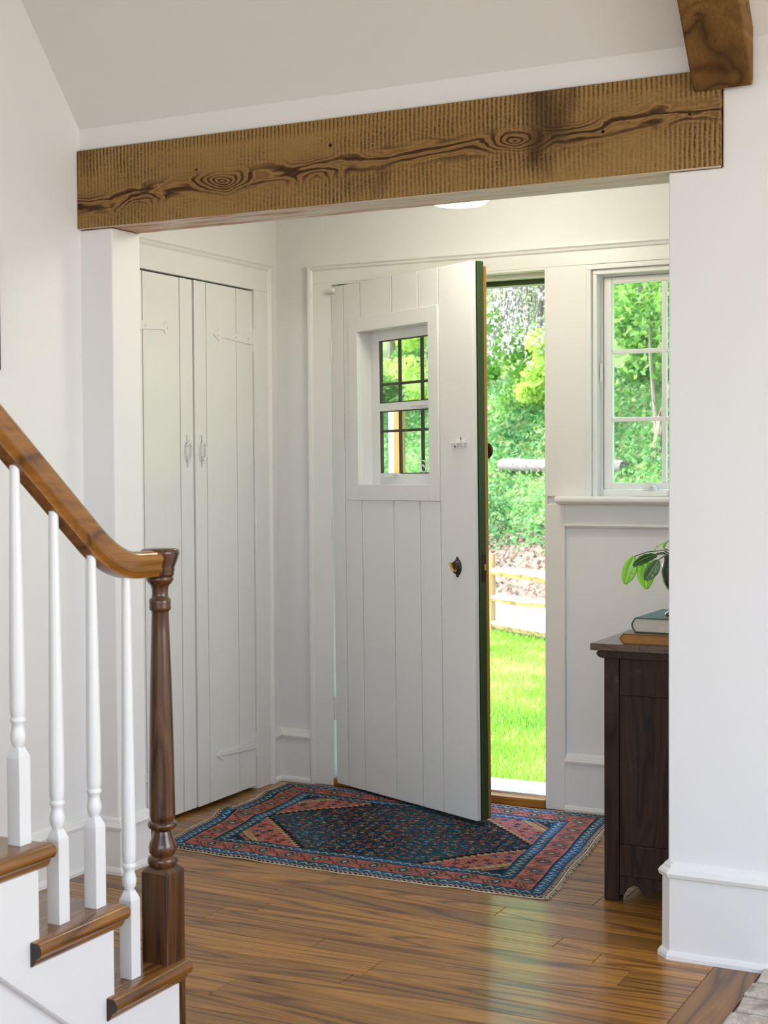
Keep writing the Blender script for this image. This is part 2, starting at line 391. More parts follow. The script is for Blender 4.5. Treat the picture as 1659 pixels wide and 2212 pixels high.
# ------------------------------------------------------------------ SETTING: floor
XL, YF, YB, XC, YE = -3.005, 3.74, 3.886, -3.145, 5.168     # left wall, beam wall front/back, closet wall, entry wall
floor = struct(box('floor', 'floor', (-3.3, 2.6, -3.0, 5.17, -.08, -.0125)), 'brown oak strip floor laid across the hall')
y = 1.30; row = 0; plk = []
while y < 5.165:
    w = random.choice((.083, .083, .102, .127)); y1 = min(y+w, 5.166)
    xa = -3.14 if y > 3.3 else -3.0; xb = -.956 if y < YF-.02 else -.932
    x = xa - random.uniform(0, .9); first = True
    while x < xb:
        L = random.uniform(.7, 2.1); x0 = max(x, xa); x1 = min(x+L, xb)
        if x1-x0 > .03: plk.append((x0, x1, y, y1))
        x += L
    y = y1; row += 1
for x0, x1, ya, yb_ in plk:
    box('plank', 'floor', (x0+.0004, x1-.0004, ya+.0004, yb_-.0004, -.0125, 0), floor, .0012, seg=1)
box('border_plank', 'floor_y', (-.955, -.836, .6, 3.735, -.0125, .0005), floor, .0015, seg=1)
# brick hearth flush with the floor
hearth = empty('brick_hearth', (-.3, 3.2, 0))
tag(hearth, 'pale limed brick hearth set flush in the floor at the lower right', 'hearth')
box('mortar_bed', 'mortar', (-.832, .55, 2.75, 3.722, -.012, .002), hearth)
bmesh_cache = []
for k in range(4):
    mb = MB(); n = 6; rr = random.Random(k)
    w, d, h = .198, .096, .02
    prof = []
    for i in range(14):
        a = i/14*2*math.pi; ca, sa = math.cos(a), math.sin(a); q = max(abs(ca)/(w/2), abs(sa)/(d/2))
        prof.append((ca/q+rr.uniform(-.004,.004), sa/q+rr.uniform(-.004,.004)))
    mb.prism(prof, 'z', 0, h); o = mb.build('brick', 'brick', hearth, .004); bmesh_cache.append(o)
first4 = list(bmesh_cache); cnt = 0
for j in range(8):
    for i in range(6):
        X = -.728+.208*i-(.104 if j % 2 else 0); Y = 3.665-.108*j
        if j % 2 and i == 0: X = -.780
        o = first4[cnt] if cnt < 4 else copyobj(first4[random.randrange(4)], hearth); cnt += 1
        o.location = Vector((X, Y, .004+random.uniform(0,.004)))-org(hearth); o.rotation_euler.z = random.uniform(-.03,.03)
        o.scale.x = .52 if (j % 2 and i == 0) else 1.0

# ------------------------------------------------------------------ SETTING: walls
struct(box('wall_left', 'wall', (-3.16, XL, -3.0, YB, 0, 4.7)), 'plain white plaster wall behind the stairs')
mb = MB()
mb.prism([(-3.3,0),(-2.88,0),(-2.88,2.052),(-3.006,2.052),(-3.006,2.304),(-.944,2.304),(-.944,2.052),(-1.085,2.052),(-1.085,0),(2.6,0),(2.6,2.55),(-3.3,2.55)], 'y', YF, YB)
struct(mb.build('wall_front', 'wall', None, .004), 'white plaster wall with the wide opening under the beam')
mb = MB(); mb.prism([(YF, 2.372), (2.1, 4.44), (-3.1, 4.44), (-3.1, 4.56), (2.05, 4.56), (YF+.15, 2.43), (YF+.15, 2.372)], 'x', -3.16, 2.6)
struct(mb.build('ceiling', 'ceil'), 'sloping white ceiling above the beam')
struct(box('ceiling_vestibule', 'ceil', (-3.35, -.8, YB, 5.32, 2.36, 2.46)), 'flat white ceiling of the entry vestibule')
mb = MB().box(-3.30, XC, YB, 4.118, 0, 2.36).box(-3.30, XC, 4.966, 5.32, 0, 2.36).box(-3.30, XC, 4.118, 4.966, 2.0, 2.36)
struct(mb.build('wall_closet', 'wall'), 'white closet wall with plank doors')
struct(box('closet_shade_panel', 'dark', (-3.36, -3.30, YB, 5.32, 0, 2.36)), 'near-black panel painted as the shade inside the closet')  # black panel paints the unlit closet interior
mb = MB().box(-3.30, -2.879, YE, 5.31, 0, 2.36).box(-2.879, -1.965, YE, 5.31, 2.03, 2.36).box(-1.965, -1.80, YE, 5.31, 0, 2.36)
mb.box(-1.80, -1.25, YE, 5.31, 0, 1.176).box(-1.80, -1.25, YE, 5.31, 2.02, 2.36).box(-1.25, -.8, YE, 5.31, 0, 2.36)
struct(mb.build('wall_entry', 'wall'), 'white wall holding the front door and window')
struct(box('wall_vestibule_right', 'wall', (-.93, -.8, YB, 5.32, 0, 2.36)), 'white side wall of the vestibule behind the chest')
struct(MB().box(2.5, 2.6, -3.1, 1.0, 0, 4.6).box(2.5, 2.6, 3.3, YB, 0, 4.6).box(2.5, 2.6, 1.0, 3.3, 0, .7).box(2.5, 2.6, 1.0, 3.3, 2.8, 4.6).build('wall_right', 'wall'), 'white living room wall with an opening added for the side fill light')
struct(MB().box(-3.16, -1.9, -3.1, -3.0, 0, 4.6).box(2.3, 2.6, -3.1, -3.0, 0, 4.6).box(-1.9, 2.3, -3.1, -3.0, 0, .65).box(-1.9, 2.3, -3.1, -3.0, 3.15, 4.6).build('wall_back', 'wall'), 'white living room wall with a wide opening added for the back fill light')

# ------------------------------------------------------------------ SETTING: trim
def base_profile(top):
    return [(0,0),(.030,0),(.030,.010),(.026,.018),(.019,.022),(.018,top-.040),(.026,top-.036),(.029,top-.026),(.024,top-.018),(.016,top-.015),(.013,top-.006),(.004,top),(0,top)]
def sweep_path(name, pts, top, label, prof=None, mat='trim', side=1):
    """baseboard swept along a floor path with mitred corners; side=+1 offsets to the right of travel"""
    pts = [Vector((p[0], p[1], 0)) for p in pts]; fr = []
    for i, p in enumerate(pts):
        ns = []
        if i > 0: d = (p-pts[i-1]).normalized(); ns.append(Vector((d.y, -d.x, 0))*side)
        if i < len(pts)-1: d = (pts[i+1]-p).normalized(); ns.append(Vector((d.y, -d.x, 0))*side)
        n = ns[0] if len(ns) == 1 else (ns[0]+ns[1]).normalized()/max(.3, (ns[0]+ns[1]).normalized().dot(ns[0]))
        fr.append((p, n, Vector((0,0,1))))
    return struct(MB().sweep(prof or base_profile(top), fr).build(name, mat), label)
sweep_path('baseboard_left', [(XL,-2.9),(XL,YF),(-2.88,YF),(-2.88,YB)], .178, 'moulded white baseboard along the stair wall and pier')
sweep_path('baseboard_front', [(-1.085,YB),(-1.085,YF+.016),(-1.069,YF),(2.5,YF)], .252, 'tall moulded white baseboard under the right wall')
sweep_path('baseboard_corner', [(XC,5.088),(XC,YE),(-2.984,YE)], .216, 'short white baseboard in the corner by the closet')
sweep_path('baseboard_entry', [(-1.888,YE),(-.93,YE)], .216, 'white baseboard under the entry window')
FB = 5.150                                       # face of the flat boards on the entry wall
t1 = struct(empty('trim_1', (-2.4, YE, 0)), 'white board casing around the front door and window')
def tb(name, *b, bev=.002, parent=None): return box(name, 'trim', b, parent or t1, bev)
tb('casing_board', -2.964, -2.884, FB, YE, 0, 2.031)
MB().prism([(-2.986,YE),(-2.986,FB-.008),(-2.980,FB-.013),(-2.972,FB-.013),(-2.968,FB-.004),(-2.963,FB),(-2.963,YE)], 'z', 0, 2.105).build('back_band', 'trim', t1)
tb('head_board', -2.964, -.93, FB, YE, 2.031, 2.083)
MB().prism([(YE,2.107),(FB-.016,2.107),(FB-.016,2.100),(FB-.009,2.094),(FB-.007,2.087),(FB-.001,2.082),(YE,2.082)], 'x', -2.986, -.93).build('cap_moulding', 'trim', t1)
tb('mullion_board', -1.958, -1.8035, FB, YE, 1.178, 2.031)
tb('stile_board', -1.958, -1.889, FB, YE, 0, 1.15)
tb('apron_board', -1.889, -.93, FB, YE, 1.074, 1.152)
MB().prism([(YE,1.076),(FB-.004,1.076),(FB-.006,1.070),(FB-.001,1.064),(YE-.004,1.060),(YE,1.060)], 'x', -1.889, -.93).build('panel_bead', 'trim', t1)
# jamb lining, stop and threshold
tb('jamb_lining', -2.886, -2.877, 5.15, 5.31, 0, 2.031)
tb('jamb_lining', -1.967, -1.957, 5.15, 5.31, 0, 2.031)
tb('head_lining', -2.877, -1.967, 5.15, 5.31, 2.022, 2.031)
tb('head_stop', -2.877, -1.967, 5.205, 5.31, 2.004, 2.022)
box('weather_strip', 'green', (-2.877, -1.967, 5.245, 5.30, 1.984, 2.004), t1)
box('strike_plate', 'bronze', (-1.980, -1.967, 5.19, 5.22, 1.342, 1.372), t1, .003)
th = struct(empty('trim_2', (-2.42, 5.22, 0)), 'wood and metal threshold of the front door')
box('wood_sill', 'floor', (-2.876, -1.968, 5.137, 5.192, 0, .034), th, .004)
box('metal_sill', 'alu', (-2.876, -1.968, 5.192, 5.40, -.02, .042), th, .004)
# closet casing
t3 = struct(empty('trim_3', (XC, 4.55, 0)), 'white board casing around the closet doors')
CF = -3.125
tb('casing_board', XC, CF, 4.966, 5.066, 0, 1.998, parent=t3)
tb('casing_board', XC, CF, 4.020, 4.118, 0, 1.998, parent=t3)
tb('head_board', XC, CF, 4.020, 5.066, 1.998, 2.085, parent=t3)
MB().prism([(XC,5.088),(CF+.008,5.088),(CF+.012,5.083),(CF+.012,5.075),(CF+.004,5.070),(CF,5.065),(XC,5.065)], 'z', 0, 2.108).build('back_band', 'trim', t3)
MB().prism([(XC,2.110),(CF+.016,2.110),(CF+.016,2.103),(CF+.009,2.097),(CF+.007,2.090),(CF+.001,2.083),(XC,2.083)], 'y', 4.0, 5.09).build('cap_moulding', 'trim', t3)

# ------------------------------------------------------------------ beam and rafter
mb = MB(); mb.box(-3.004, -.946, 3.724, 3.889, 2.054, 2.302)
beam = mb.build('timber_beam', 'beam', None, .004)
beam.data.materials.append(M['beam_under'])
for p in beam.data.polygons:
    if p.normal.z < -.9: p.material_index = 1
beam.location.z -= 0.0
tag(beam, 'long rough-sawn brown timber beam spanning the vestibule opening', 'beam')
sl = math.hypot(1, 1.262); dy, dz = -1/sl, 1.262/sl; ny, nz = -1.262/sl, -1/sl     # up-slope and out-of-slope directions
mb = MB()
y_s, z_s = YF, 2.372
def sp(a, off): return (y_s+dy*a+ny*off, z_s+dz*a+nz*off)
# side profile of the rafter, its foot cut against the beam face
e0 = sp(2.4, 0); e1 = sp(2.4, .10)
mb.prism([(3.722, 2.39), e0, e1, (3.722, 2.2445+.0), ], 'x', -1.016, -.862)
raf = mb.build('rafter', None, None, .006)
raf.data.materials.append(wood('old_rafter', (.06,.028,.009), (.16,.080,.022), (.22,.115,.032), 'Y', .75, 3, 1.2, 6.0, 0, .1, .5, .2, wear=(.035,.018,.008)))
tag(raf, 'dark brown old rafter running up the sloping ceiling at the right', 'beam')

# ------------------------------------------------------------------ closet doors
def closet_leaf(name, hinge_y, sgn, bounds, rotz, label):
    """local frame: y measured from the hinge, sgn=+1 opens towards +y"""
    root = struct(empty(name, (-3.133, hinge_y, 0), (0, 0, rotz), local=True), label)
    for a, b in bounds:
        a, b = sorted((a*sgn, b*sgn)); box('plank', 'door', (-.024, 0, a+.0024, b-.0024, .014, 1.992), root, .0018)
    box('back_batten', 'door', (-.035, -.024, *sorted((.01*sgn, bounds[-1][1]*sgn-.01*sgn)), .3, .45), root)
    for z in (1.800, .186):
        n = 8; L = .285; mb = MB()
        pts = [(-.026,.021),(.02,.021),(.12,.015),(L-.055,.008),(L-.045,.010),(L-.035,.024),(L-.015,.013),(L+.005,0)]
        poly = [(p*sgn, z+q) for p, q in pts]+[(p*sgn, z-q) for p, q in pts[::-1][1:]]
        mb.prism(poly, 'x', 0.0, .0045)
        mb.box(-.002, .007, *sorted((-.012*sgn, .004*sgn)), z-.052, z+.045)
        h = mb.build('strap_hinge', 'door', root, .001)
        for s in (.04, .13, L-.025):
            MB().lathe([(.005,0),(.005,.001),(.0035,.003),(0.0001,.0035)], (.0045, s*sgn, z), 10, 'x').build('screw', 'door', h, smooth=True)
    # wrought pull
    yk = (bounds[-1][1]-.044)*sgn; zc = 1.354; mb = MB()
    ring = [(.011, yk+.0175*math.cos(a), zc+.031*math.sin(a)) for a in [2*math.pi*i/26 for i in range(26)]]
    mb.tube(ring, .0038, 7, True)
    for s in (1, -1):
        mb.tube([(.004, yk-.002, zc+s*.030), (.005, yk+.004, zc+s*.040), (.004, yk+.002, zc+s*.049), (.003, yk-.004, zc+s*.060)], [.005,.0065,.004,.002], 7)
    mb.build('pull_handle', 'door', root, smooth=True)
    return root
closet_leaf('door_2', 4.120, 1, [(0,.116),(.116,.340),(.340,.423)], R(-.35), 'left white plank closet door with strap hinges')
closet_leaf('door_3', 4.964, -1, [(0,.122),(.122,.336),(.336,.418)], R(.9), 'right white plank closet door standing slightly proud')

# ------------------------------------------------------------------ entry door (door_1)
hx, hy = -2.861, 5.139
d1 = struct(empty('door_1', (hx, hy, .012), (0, R(-.55), R(-25.5)), local=True), 'white plank front door standing ajar, small leaded window, green edge')
DT = 2.000
bnds = [0, .083, .194, .397, .557, .677]
def dplank(a, b, z0, z1): box('plank', 'door', (a+.0024, b-.0024, 0, .019, z0, z1), d1, .0016)
dplank(0, .083, .004, DT)
for a, b in zip(bnds[1:-1], bnds[2:]):
    dplank(a, b, .004, 1.148); dplank(a, b, 1.862, DT)
dplank(.677, .867, .004, DT)
dplank(.083, .128, 1.148, 1.862)
# window trim board
tr = empty('window_trim'); tr.parent = d1; ORG[tr.name] = Vector((0,0,0))
for b in ((.128,.181,1.148,1.862),(.621,.677,1.148,1.862),(.181,.621,1.806,1.862),(.181,.621,1.148,1.208)):
    box('trim_board', 'door', (b[0], b[1], -.007, .019, b[2], b[3]), tr, .0012)
MB().box(.168,.179,.012,.0645,1.198,1.818).box(.625,.667,.012,.0645,1.198,1.818).box(.179,.625,.012,.0645,1.807,1.818).box(.179,.625,.012,.0645,1.198,1.207).build('reveal_lining', 'gloss_white', tr)
def holed(name, mat, s0, s1, y0, y1, z0, z1, bev=.001):
    return MB().box(s0, .165, y0, y1, z0, z1).box(.668, s1, y0, y1, z0, z1).box(.165, .668, y0, y1, 1.82, z1).box(.165, .668, y0, y1, z0, 1.197).build(name, mat, d1, bev)
holed('black_layer', 'black', .002, .864, .0192, .024, .006, DT-.002, 0)  # black sheet gives the dark line beside the green core and in plank seams
holed('green_core', 'green', 0, .868, .024, .053, .004, DT+.002, .003)
holed('outer_facing', 'orange_wood', .01, .862, .0532, .071, .004, DT-.014, .002)
# sash with leaded lights
sash = empty('door_window'); sash.parent = d1; ORG[sash.name] = Vector((0,0,0))
S0, S1, Z0, Z1 = .230, .612, 1.249, 1.769
for b in ((.170,S0,1.20,1.816),(S1,.662,1.20,1.816),(S0,S1,Z1,1.816),(S0,S1,1.20,Z0),(S0,S1,1.494,1.525)):
    box('sash_bar', 'gloss_white', (b[0], b[1], .064, .084, b[2], b[3]), sash, .002)
bars = [.352, .489]
for zz0, zz1, zb in ((Z0,1.494,1.416),(1.525,Z1,1.598)):
    xs = [S0]+bars+[S1]; zs = [zz0, zb, zz1]
    for i in range(3):
        for j in range(2): box('pane', 'glass', (xs[i]+.001, xs[i+1]-.001, .073, .0745, zs[j]+.001, zs[j+1]-.001), sash)
    for xb in bars: box('lead_bar', 'lead', (xb-.005, xb+.005, .068, .079, zz0, zz1), sash, .001)
    box('lead_bar', 'lead', (S0, S1, .067, .0785, zb-.005, zb+.005), sash, .001)
    MB().box(S0, S0+.005, .067, .08, zz0, zz1).box(S1-.005, S1, .067, .08, zz0, zz1).box(S0, S1, .067, .08, zz0, zz0+.004).box(S0, S1, .067, .08, zz1-.004, zz1).build('lead_border', 'lead', sash)
MB().box(.50,.56,.045,.064,1.498,1.510).tube([(.50+.05*math.cos(a), .052-.01*math.sin(a), 1.507) for a in [i*.25 for i in range(11)]], .005, 6).build('sash_lock', 'gloss_white', sash, smooth=True)
sp_ = [(.505+(.004+.0028*a)*math.cos(a), .060, 1.272+(.004+.0028*a)*math.sin(a)) for a in [i*.3 for i in range(28)]]
MB().tube(sp_, .0028, 6).build('sash_lift', 'gloss_white', sash, smooth=True)
MB().box(.25,.36,.050,.066,1.244,1.252).box(.28,.33,.046,.066,1.236,1.244).build('sash_latch', 'gloss_white', sash, .002)
# lock turn
lk = MB().lathe([(.0215,0),(.0215,.003),(.019,.006),(.017,.012),(.015,.016),(.0001,.017)], (0,0,0), 24, 'y')
lk.v = [(x*1.0+.772, -y-.0, z*1.40+.910) for x, y, z in lk.v]
MBk = lk.build('lock_turn', 'bronze', d1, smooth=True)
MB().prism([(.758,.925),(.764,.928),(.776,.908),(.786,.900),(.782,.895),(.770,.902)], 'y', -.032, -.012).build('thumb_piece', 'brass', MBk, .002)
for zz in (.879, .941): MB().lathe([(.006,0),(.006,.003),(.0001,.004)], (.772, -.004, zz), 12, 'y').build('screw_lug', 'bronze', MBk)
bl = MB().box(.752,.832,-.009,-.002,1.355,1.361).box(.774,.782,-.012,0,1.345,1.372).box(.812,.820,-.012,0,1.345,1.372).box(.814,.818,-.016,-.006,1.358,1.378).lathe([(.005,0),(.005,.006),(.0001,.008)], (.752,-.006,1.358), 10, 'x').build('slide_bolt', 'door', d1, .001)
MB().box(.776,.780,-.0135,-.012,1.340,1.349).box(.8145,.8175,-.0175,-.016,1.367,1.377).build('bolt_slot', 'black', bl)
ep = box('latch_plate', 'bronze', (.8675, .8695, .028, .050, .86, .955), d1, .001)
box('latch_tongue', 'brass', (.8695, .879, .036, .043, .900, .922), ep, .002)
MB().lathe([(.010,.0),(.010,.012),(.028,.016),(.030,.022),(.024,.030),(.0001,.032)], (.832, .071, 1.328), 24, 'y').build('outer_knob', 'bronze', d1, smooth=True)
for zz in (1.750, 1.035, .305):
    MB().lathe([(.0065,-.047),(.0065,.047)], (-.004, .0035, zz), 12).box(-.012,.004,.004,.008,zz-.047,zz+.047).build('butt_hinge', 'door', d1, smooth=True)
MB().lathe([(.009,0),(.010,.004),(.010,.040),(.007,.050),(.0001,.052)], (-.012,-.012,1.985), 14, 'x').build('door_stop', 'gloss_white', d1, smooth=True)

# ------------------------------------------------------------------ window_1 (casement beside the door)
w1 = struct(empty('window_1', (-1.5, 5.2, 1.2)), 'white three-row casement window beside the front door')
def wb(name, *b, bev=.002, mat='gloss_white'): return box(name, mat, b, w1, bev)
for k, (o, d) in enumerate(((0, 0), (.018, .016))):
    wb('stop_moulding', -1.803+o, -1.785+o, FB-.004+d, YE+.06, 1.178, 2.0115-o)
    wb('stop_moulding', -1.803+o, -1.247, FB-.004+d, YE+.06, 2.0115-o, 2.0295-o)
wb('frame_jamb', -1.80, -1.759, 5.205, 5.30, 1.178, 2.02); wb('frame_jamb', -1.288, -1.25, 5.205, 5.30, 1.178, 2.02)
wb('frame_head', -1.759, -1.288, 5.205, 5.30, 1.988, 2.02); wb('frame_sill', -1.759, -1.288, 5.205, 5.30, 1.178, 1.204)
A0, A1, B0, B1 = -1.757, -1.290, 1.206, 1.986
wb('sash_stile', A0, -1.727, 5.212, 5.245, B0, B1); wb('sash_stile', -1.320, A1, 5.212, 5.245, B0, B1)
wb('sash_rail', -1.727, -1.320, 5.212, 5.245, 1.964, B1); wb('sash_rail', -1.727, -1.320, 5.212, 5.245, B0, 1.228)
vm = -1.5305
wb('muntin', vm-.008, vm+.008, 5.216, 5.24, 1.228, 1.964)
for z in (1.712, 1.462): wb('muntin', -1.727, -1.320, 5.217, 5.239, z-.008, z+.008)
xs = [-1.727, vm-.008, vm+.008, -1.320]; zs = [1.228, 1.454, 1.470, 1.704, 1.720, 1.964]
for i in (0, 2):
    for j in (0, 2, 4): wb('pane', xs[i], xs[i+1], 5.226, 5.2275, zs[j], zs[j+1], bev=0, mat='glass')
MB().prism([(5.10,1.155),(5.094,1.162),(5.094,1.172),(5.10,1.179),(5.215,1.179),(5.215,1.150),(5.118,1.150),(5.112,1.155)], 'x', -1.908, -.93).build('window_sill', 'trim', w1, .001)
MB().box(-1.635,-1.50,5.150,5.205,1.1795,1.200).prism([(-1.595,1.200),(-1.583,1.220),(-1.555,1.220),(-1.540,1.200)], 'y', 5.155, 5.20).lathe([(.012,0),(.012,-.016),(.0001,-.018)], (-1.566,5.155,1.222), 14, 'y').build('crank', 'gloss_white', w1, .002)
MB().box(-1.775,-1.757,5.197,5.206,1.570,1.640).prism([(-1.766,1.60),(-1.758,1.60),(-1.756,1.668),(-1.762,1.672)], 'y', 5.186, 5.197).build('latch', 'gloss_white', w1, .002)
# ------------------------------------------------------------------ ceiling light in the vestibule
cl = empty('ceiling_light', (-1.985, 4.42, 2.36)); tag(cl, 'flush opal glass ceiling light just showing below the beam', 'lamp')
MB().lathe([(.09,2.36),(.10,2.352),(.095,2.335)], (-1.985,4.42,0)).build('base_plate', 'gloss_white', cl, smooth=True)
MB().lathe([(.09,2.336),(.130,2.30),(.140,2.25),(.125,2.19),(.085,2.155),(.0001,2.140)], (-1.985,4.42,0)).build('glass_shade', 'opal', cl, smooth=True)
# ------------------------------------------------------------------ picture on the stair wall
pc = empty('framed_picture', (XL, 3.2, 1.58)); tag(pc, 'dark framed picture at the far left edge on the stair wall', 'picture')
MB().box(XL,XL+.018,3.322,3.344,1.586,1.967).box(XL,XL+.018,3.04,3.062,1.586,1.967).box(XL,XL+.018,3.062,3.322,1.945,1.967).box(XL,XL+.018,3.062,3.322,1.586,1.608).build('picture_frame', 'frame_dark', pc, .002)
box('print', 'art', (XL, XL+.008, 3.062, 3.322, 1.608, 1.945), pc)

# ------------------------------------------------------------------ STAIRCASE (climbs towards the camera along the left wall)
RISE, RUN, XS = .1864, .2335, -1.900
def ztop(k): return .190+RISE*(k-1)
def ry(k): return 2.680-RUN*(k-1) if k > 1 else 2.680
stair = empty('staircase', (-2.45, 2.0, 0)); tag(stair, 'wooden staircase with brown treads and a white painted stringer', 'staircase')
NS = 7
poly = [(ry(1), 0), (ry(1), ztop(1)-.032)]
for k in range(1, NS+1):
    yb_ = ry(k+1); poly.append((yb_, ztop(k)-.032))
    if k < NS: poly.append((yb_, ztop(k+1)-.032))
def zdiag(y): return .337-.80*(y-2.100)
yend = ry(NS+1)
poly += [(yend, zdiag(yend)), (2.5212, 0)]
MB().prism(poly, 'x', XS-.026, XS).build('stringer', 'trim', stair, .0015)
MB().prism([(2.5212, 0), (yend, zdiag(yend)+.02), (yend, 0)], 'x', XS-.06, XS-.024).build('skirt_panel', 'trim', stair)
bp = [(0,0),(.018,0),(.018,.095),(.013,.102),(.013,.108),(.007,.118),(0,.122)]
MB().prism([(XS-.024+a, b) for a, b in bp], 'y', yend, 2.36).build('skirt_moulding', 'trim', stair)
nose = [(-.006,0),(.016,0),(.023,-.004),(.027,-.011),(.027,-.020),(.023,-.027),(.016,-.031),(.012,-.034),(.010,-.040),(.004,-.048),(0,-.050),(-.006,-.050)]
for k in range(1, NS+1):
    z = ztop(k); y0, y1 = ry(k+1), ry(k)+.027
    if k == 1: y1 = 2.70
    tr_ = MB().prism([(y0-.004,z-.032),(y1-.012,z-.032),(y1-.003,z-.026),(y1,z-.016),(y1-.003,z-.006),(y1-.012,z),(y0-.004,z)], 'x', -3.0, XS-.005).build('tread', 'tread', stair)
    MB().prism([(XS+a, z+b) for a, b in nose[::-1]], 'y', y0-.026, y1-.004).build('return_nosing', 'tread', tr_, .0015, smooth=True)
    MB().prism([(XS-.003+(a+.003)*.97, z-.001+b*.97) for a, b in nose[::-1]], 'y', y0-.0275, y0-.026).build('end_cap', 'endgrain', tr_)
    box('riser', 'trim', (-3.0, XS-.026, ry(k)-.018, ry(k), z-RISE, z-.032), stair)
# ------------------------------------------------------------------ STAIR RAILING
rl = empty('stair_railing', (-1.93, 2.4, 0)); tag(rl, 'brown handrail on white turned balusters ending at a dark turned newel', 'railing')
NX, NY = -1.936, 2.672
nb = MB(); hw = .0345
nb.box(NX-hw, NX+hw, NY-hw, NY+hw, 0, .392)
nb._add([(NX-hw,NY-hw,.392),(NX+hw,NY-hw,.392),(NX+hw,NY+hw,.392),(NX-hw,NY+hw,.392),(NX-.024,NY-.024,.404),(NX+.024,NY-.024,.404),(NX+.024,NY+.024,.404),(NX-.024,NY+.024,.404)], [(4,5,6,7),(0,1,5,4),(1,2,6,5),(2,3,7,6),(3,0,4,7)])
npost = nb.build('newel_post', 'newel', rl, .002)
MB().lathe([(.024,.400),(.031,.405),(.0345,.414),(.033,.423),(.026,.428),(.031,.436),(.0315,.446),(.029,.456),(.022,.472),(.0195,.482),(.024,.486),(.031,.490),(.0335,.497),(.031,.503),(.025,.506),(.0285,.512),(.0290,.52),(.0285,.60),(.0265,.72),(.0235,.84),(.0205,.93),(.0192,.972),(.0200,.976),(.0235,.979),(.0245,.985),(.0235,.990),(.0245,.996),(.0235,1.003),(.0190,1.007),(.0180,1.014),(.0185,1.026),(.021,1.034),(.027,1.040),(.0305,1.046),(.0305,1.052),(.027,1.055)], (NX,NY,0), 32).build('turned_shaft', 'newel', npost, smooth=True, ang=60)
MB().lathe([(.026,1.054),(.0305,1.056),(.032,1.061),(.031,1.065),(.0335,1.068),(.032,1.073),(.0360,1.083),(.0405,1.095),(.0435,1.106),(.0425,1.113),(.036,1.116),(.0001,1.1175)], (NX+.001,NY,0), 36).build('newel_cap', 'newel', npost, smooth=True, ang=60)
def rail_z(y):                                    # underside of the handrail
    if y < 2.40: return 1.131-.82*(y-2.40)
    t = min(1, (y-2.40)/.175); return 1.131-.82*.175*(t-t*t/2)-.003*t
prof = [(.016,0),(.0175,.007),(.0255,.013),(.0265,.017),(.023,.021),(.0245,.030),(.029,.040),(.0285,.049),(.021,.057),(.008,.0605)]
prof = prof+[(-a, b) for a, b in prof[::-1]]
ys = list(np.linspace(1.15, 2.36, 8))+list(np.linspace(2.385, 2.60, 16))+[2.645]
fr = []
for y in ys:
    g = (rail_z(y+.004)-rail_z(y-.004))/.008; L = math.hypot(1, g)
    fr.append((Vector((-1.934, y, rail_z(y))), Vector((1,0,0)), Vector((0, -g/L, 1/L))*(1-.06*max(0, (y-2.45)/.2))))
MB().sweep(prof, fr).build('handrail', 'rail', rl, smooth=True, ang=50)
def baluster(y, k):
    z = ztop(k); X = -1.933; top = rail_z(y)+.006; q = .0162
    mb = MB().box(X-q, X+q, y-q, y+q, z, z+.172)
    mb._add([(X-q,y-q,z+.172),(X+q,y-q,z+.172),(X+q,y+q,z+.172),(X-q,y+q,z+.172),(X-.0085,y-.0085,z+.192),(X+.0085,y-.0085,z+.192),(X+.0085,y+.0085,z+.192),(X-.0085,y+.0085,z+.192)], [(4,5,6,7),(0,1,5,4),(1,2,6,5),(2,3,7,6),(3,0,4,7)])
    b = mb.build('baluster', 'gloss_white', rl, .0015)
    MB().lathe([(.0085,z+.186),(.0105,z+.194),(.0140,z+.201),(.0155,z+.210),(.0150,z+.218),(.0122,z+.229),(.0118,z+.238),(.0150,z+.241),(.0158,z+.2445),(.0150,z+.248),(.0125,z+.2505),(.0146,z+.256),(.0155,z+.27),(.0152,z+.36),(.0132,z+.52),(.0105,top-.05),(.0095,top)], (X,y,0), 20).build('turned_shaft', 'gloss_white', b, smooth=True, ang=60)
for y, k in ((2.545,1),(2.428,2),(2.310,2),(2.197,3),(2.080,3),(1.962,4),(1.845,4)): baluster(y, k)

# ------------------------------------------------------------------ CHEST
ch = empty('wooden_chest', (-1.17, 4.6, 0)); tag(ch, 'dark stained old chest with a scalloped apron, half hidden by the right wall', 'chest')
CX0, CX1, CY0, CY1 = -1.398, -.955, 4.145, 5.04
for x0, x1 in ((CX0, CX0+.046), (CX1-.046, CX1)):
    for y0, y1 in ((CY0, CY0+.046), (CY1-.046, CY1)): box('leg', 'chest', (x0, x1, y0, y1, 0, .726), ch, .003)
for (yy0, yy1) in ((CY0+.006, CY0+.02), (CY1-.02, CY1-.006)):
    box('upper_rail', 'chest', (CX0+.046, CX1-.046, yy0-.003, yy1, .614, .726), ch, .003)
    box('side_panel', 'chest', (CX0+.046, CX1-.046, yy0+.005, yy1, .170, .614), ch)
    box('lower_rail', 'chest', (CX0+.046, CX1-.046, yy0-.003, yy1, .076, .170), ch, .003)
half = [(0,.016),(.012,.020),(.022,.038),(.042,.050),(.058,.048),(.066,.034),(.075,.026),(.088,.026),(.097,.036),(.112,.043),(.140,.046),(.1755,.040)]
bot = [(CX0+.046+a, b) for a, b in half]+[(CX1-.046-a, b) for a, b in half[::-1][1:]]
top = [(CX0+.046, .076), (CX1-.046, .076)]
MB().prism(top+bot[::-1], 'y', CY0+.008, CY0+.022).build('apron', 'chest', ch)
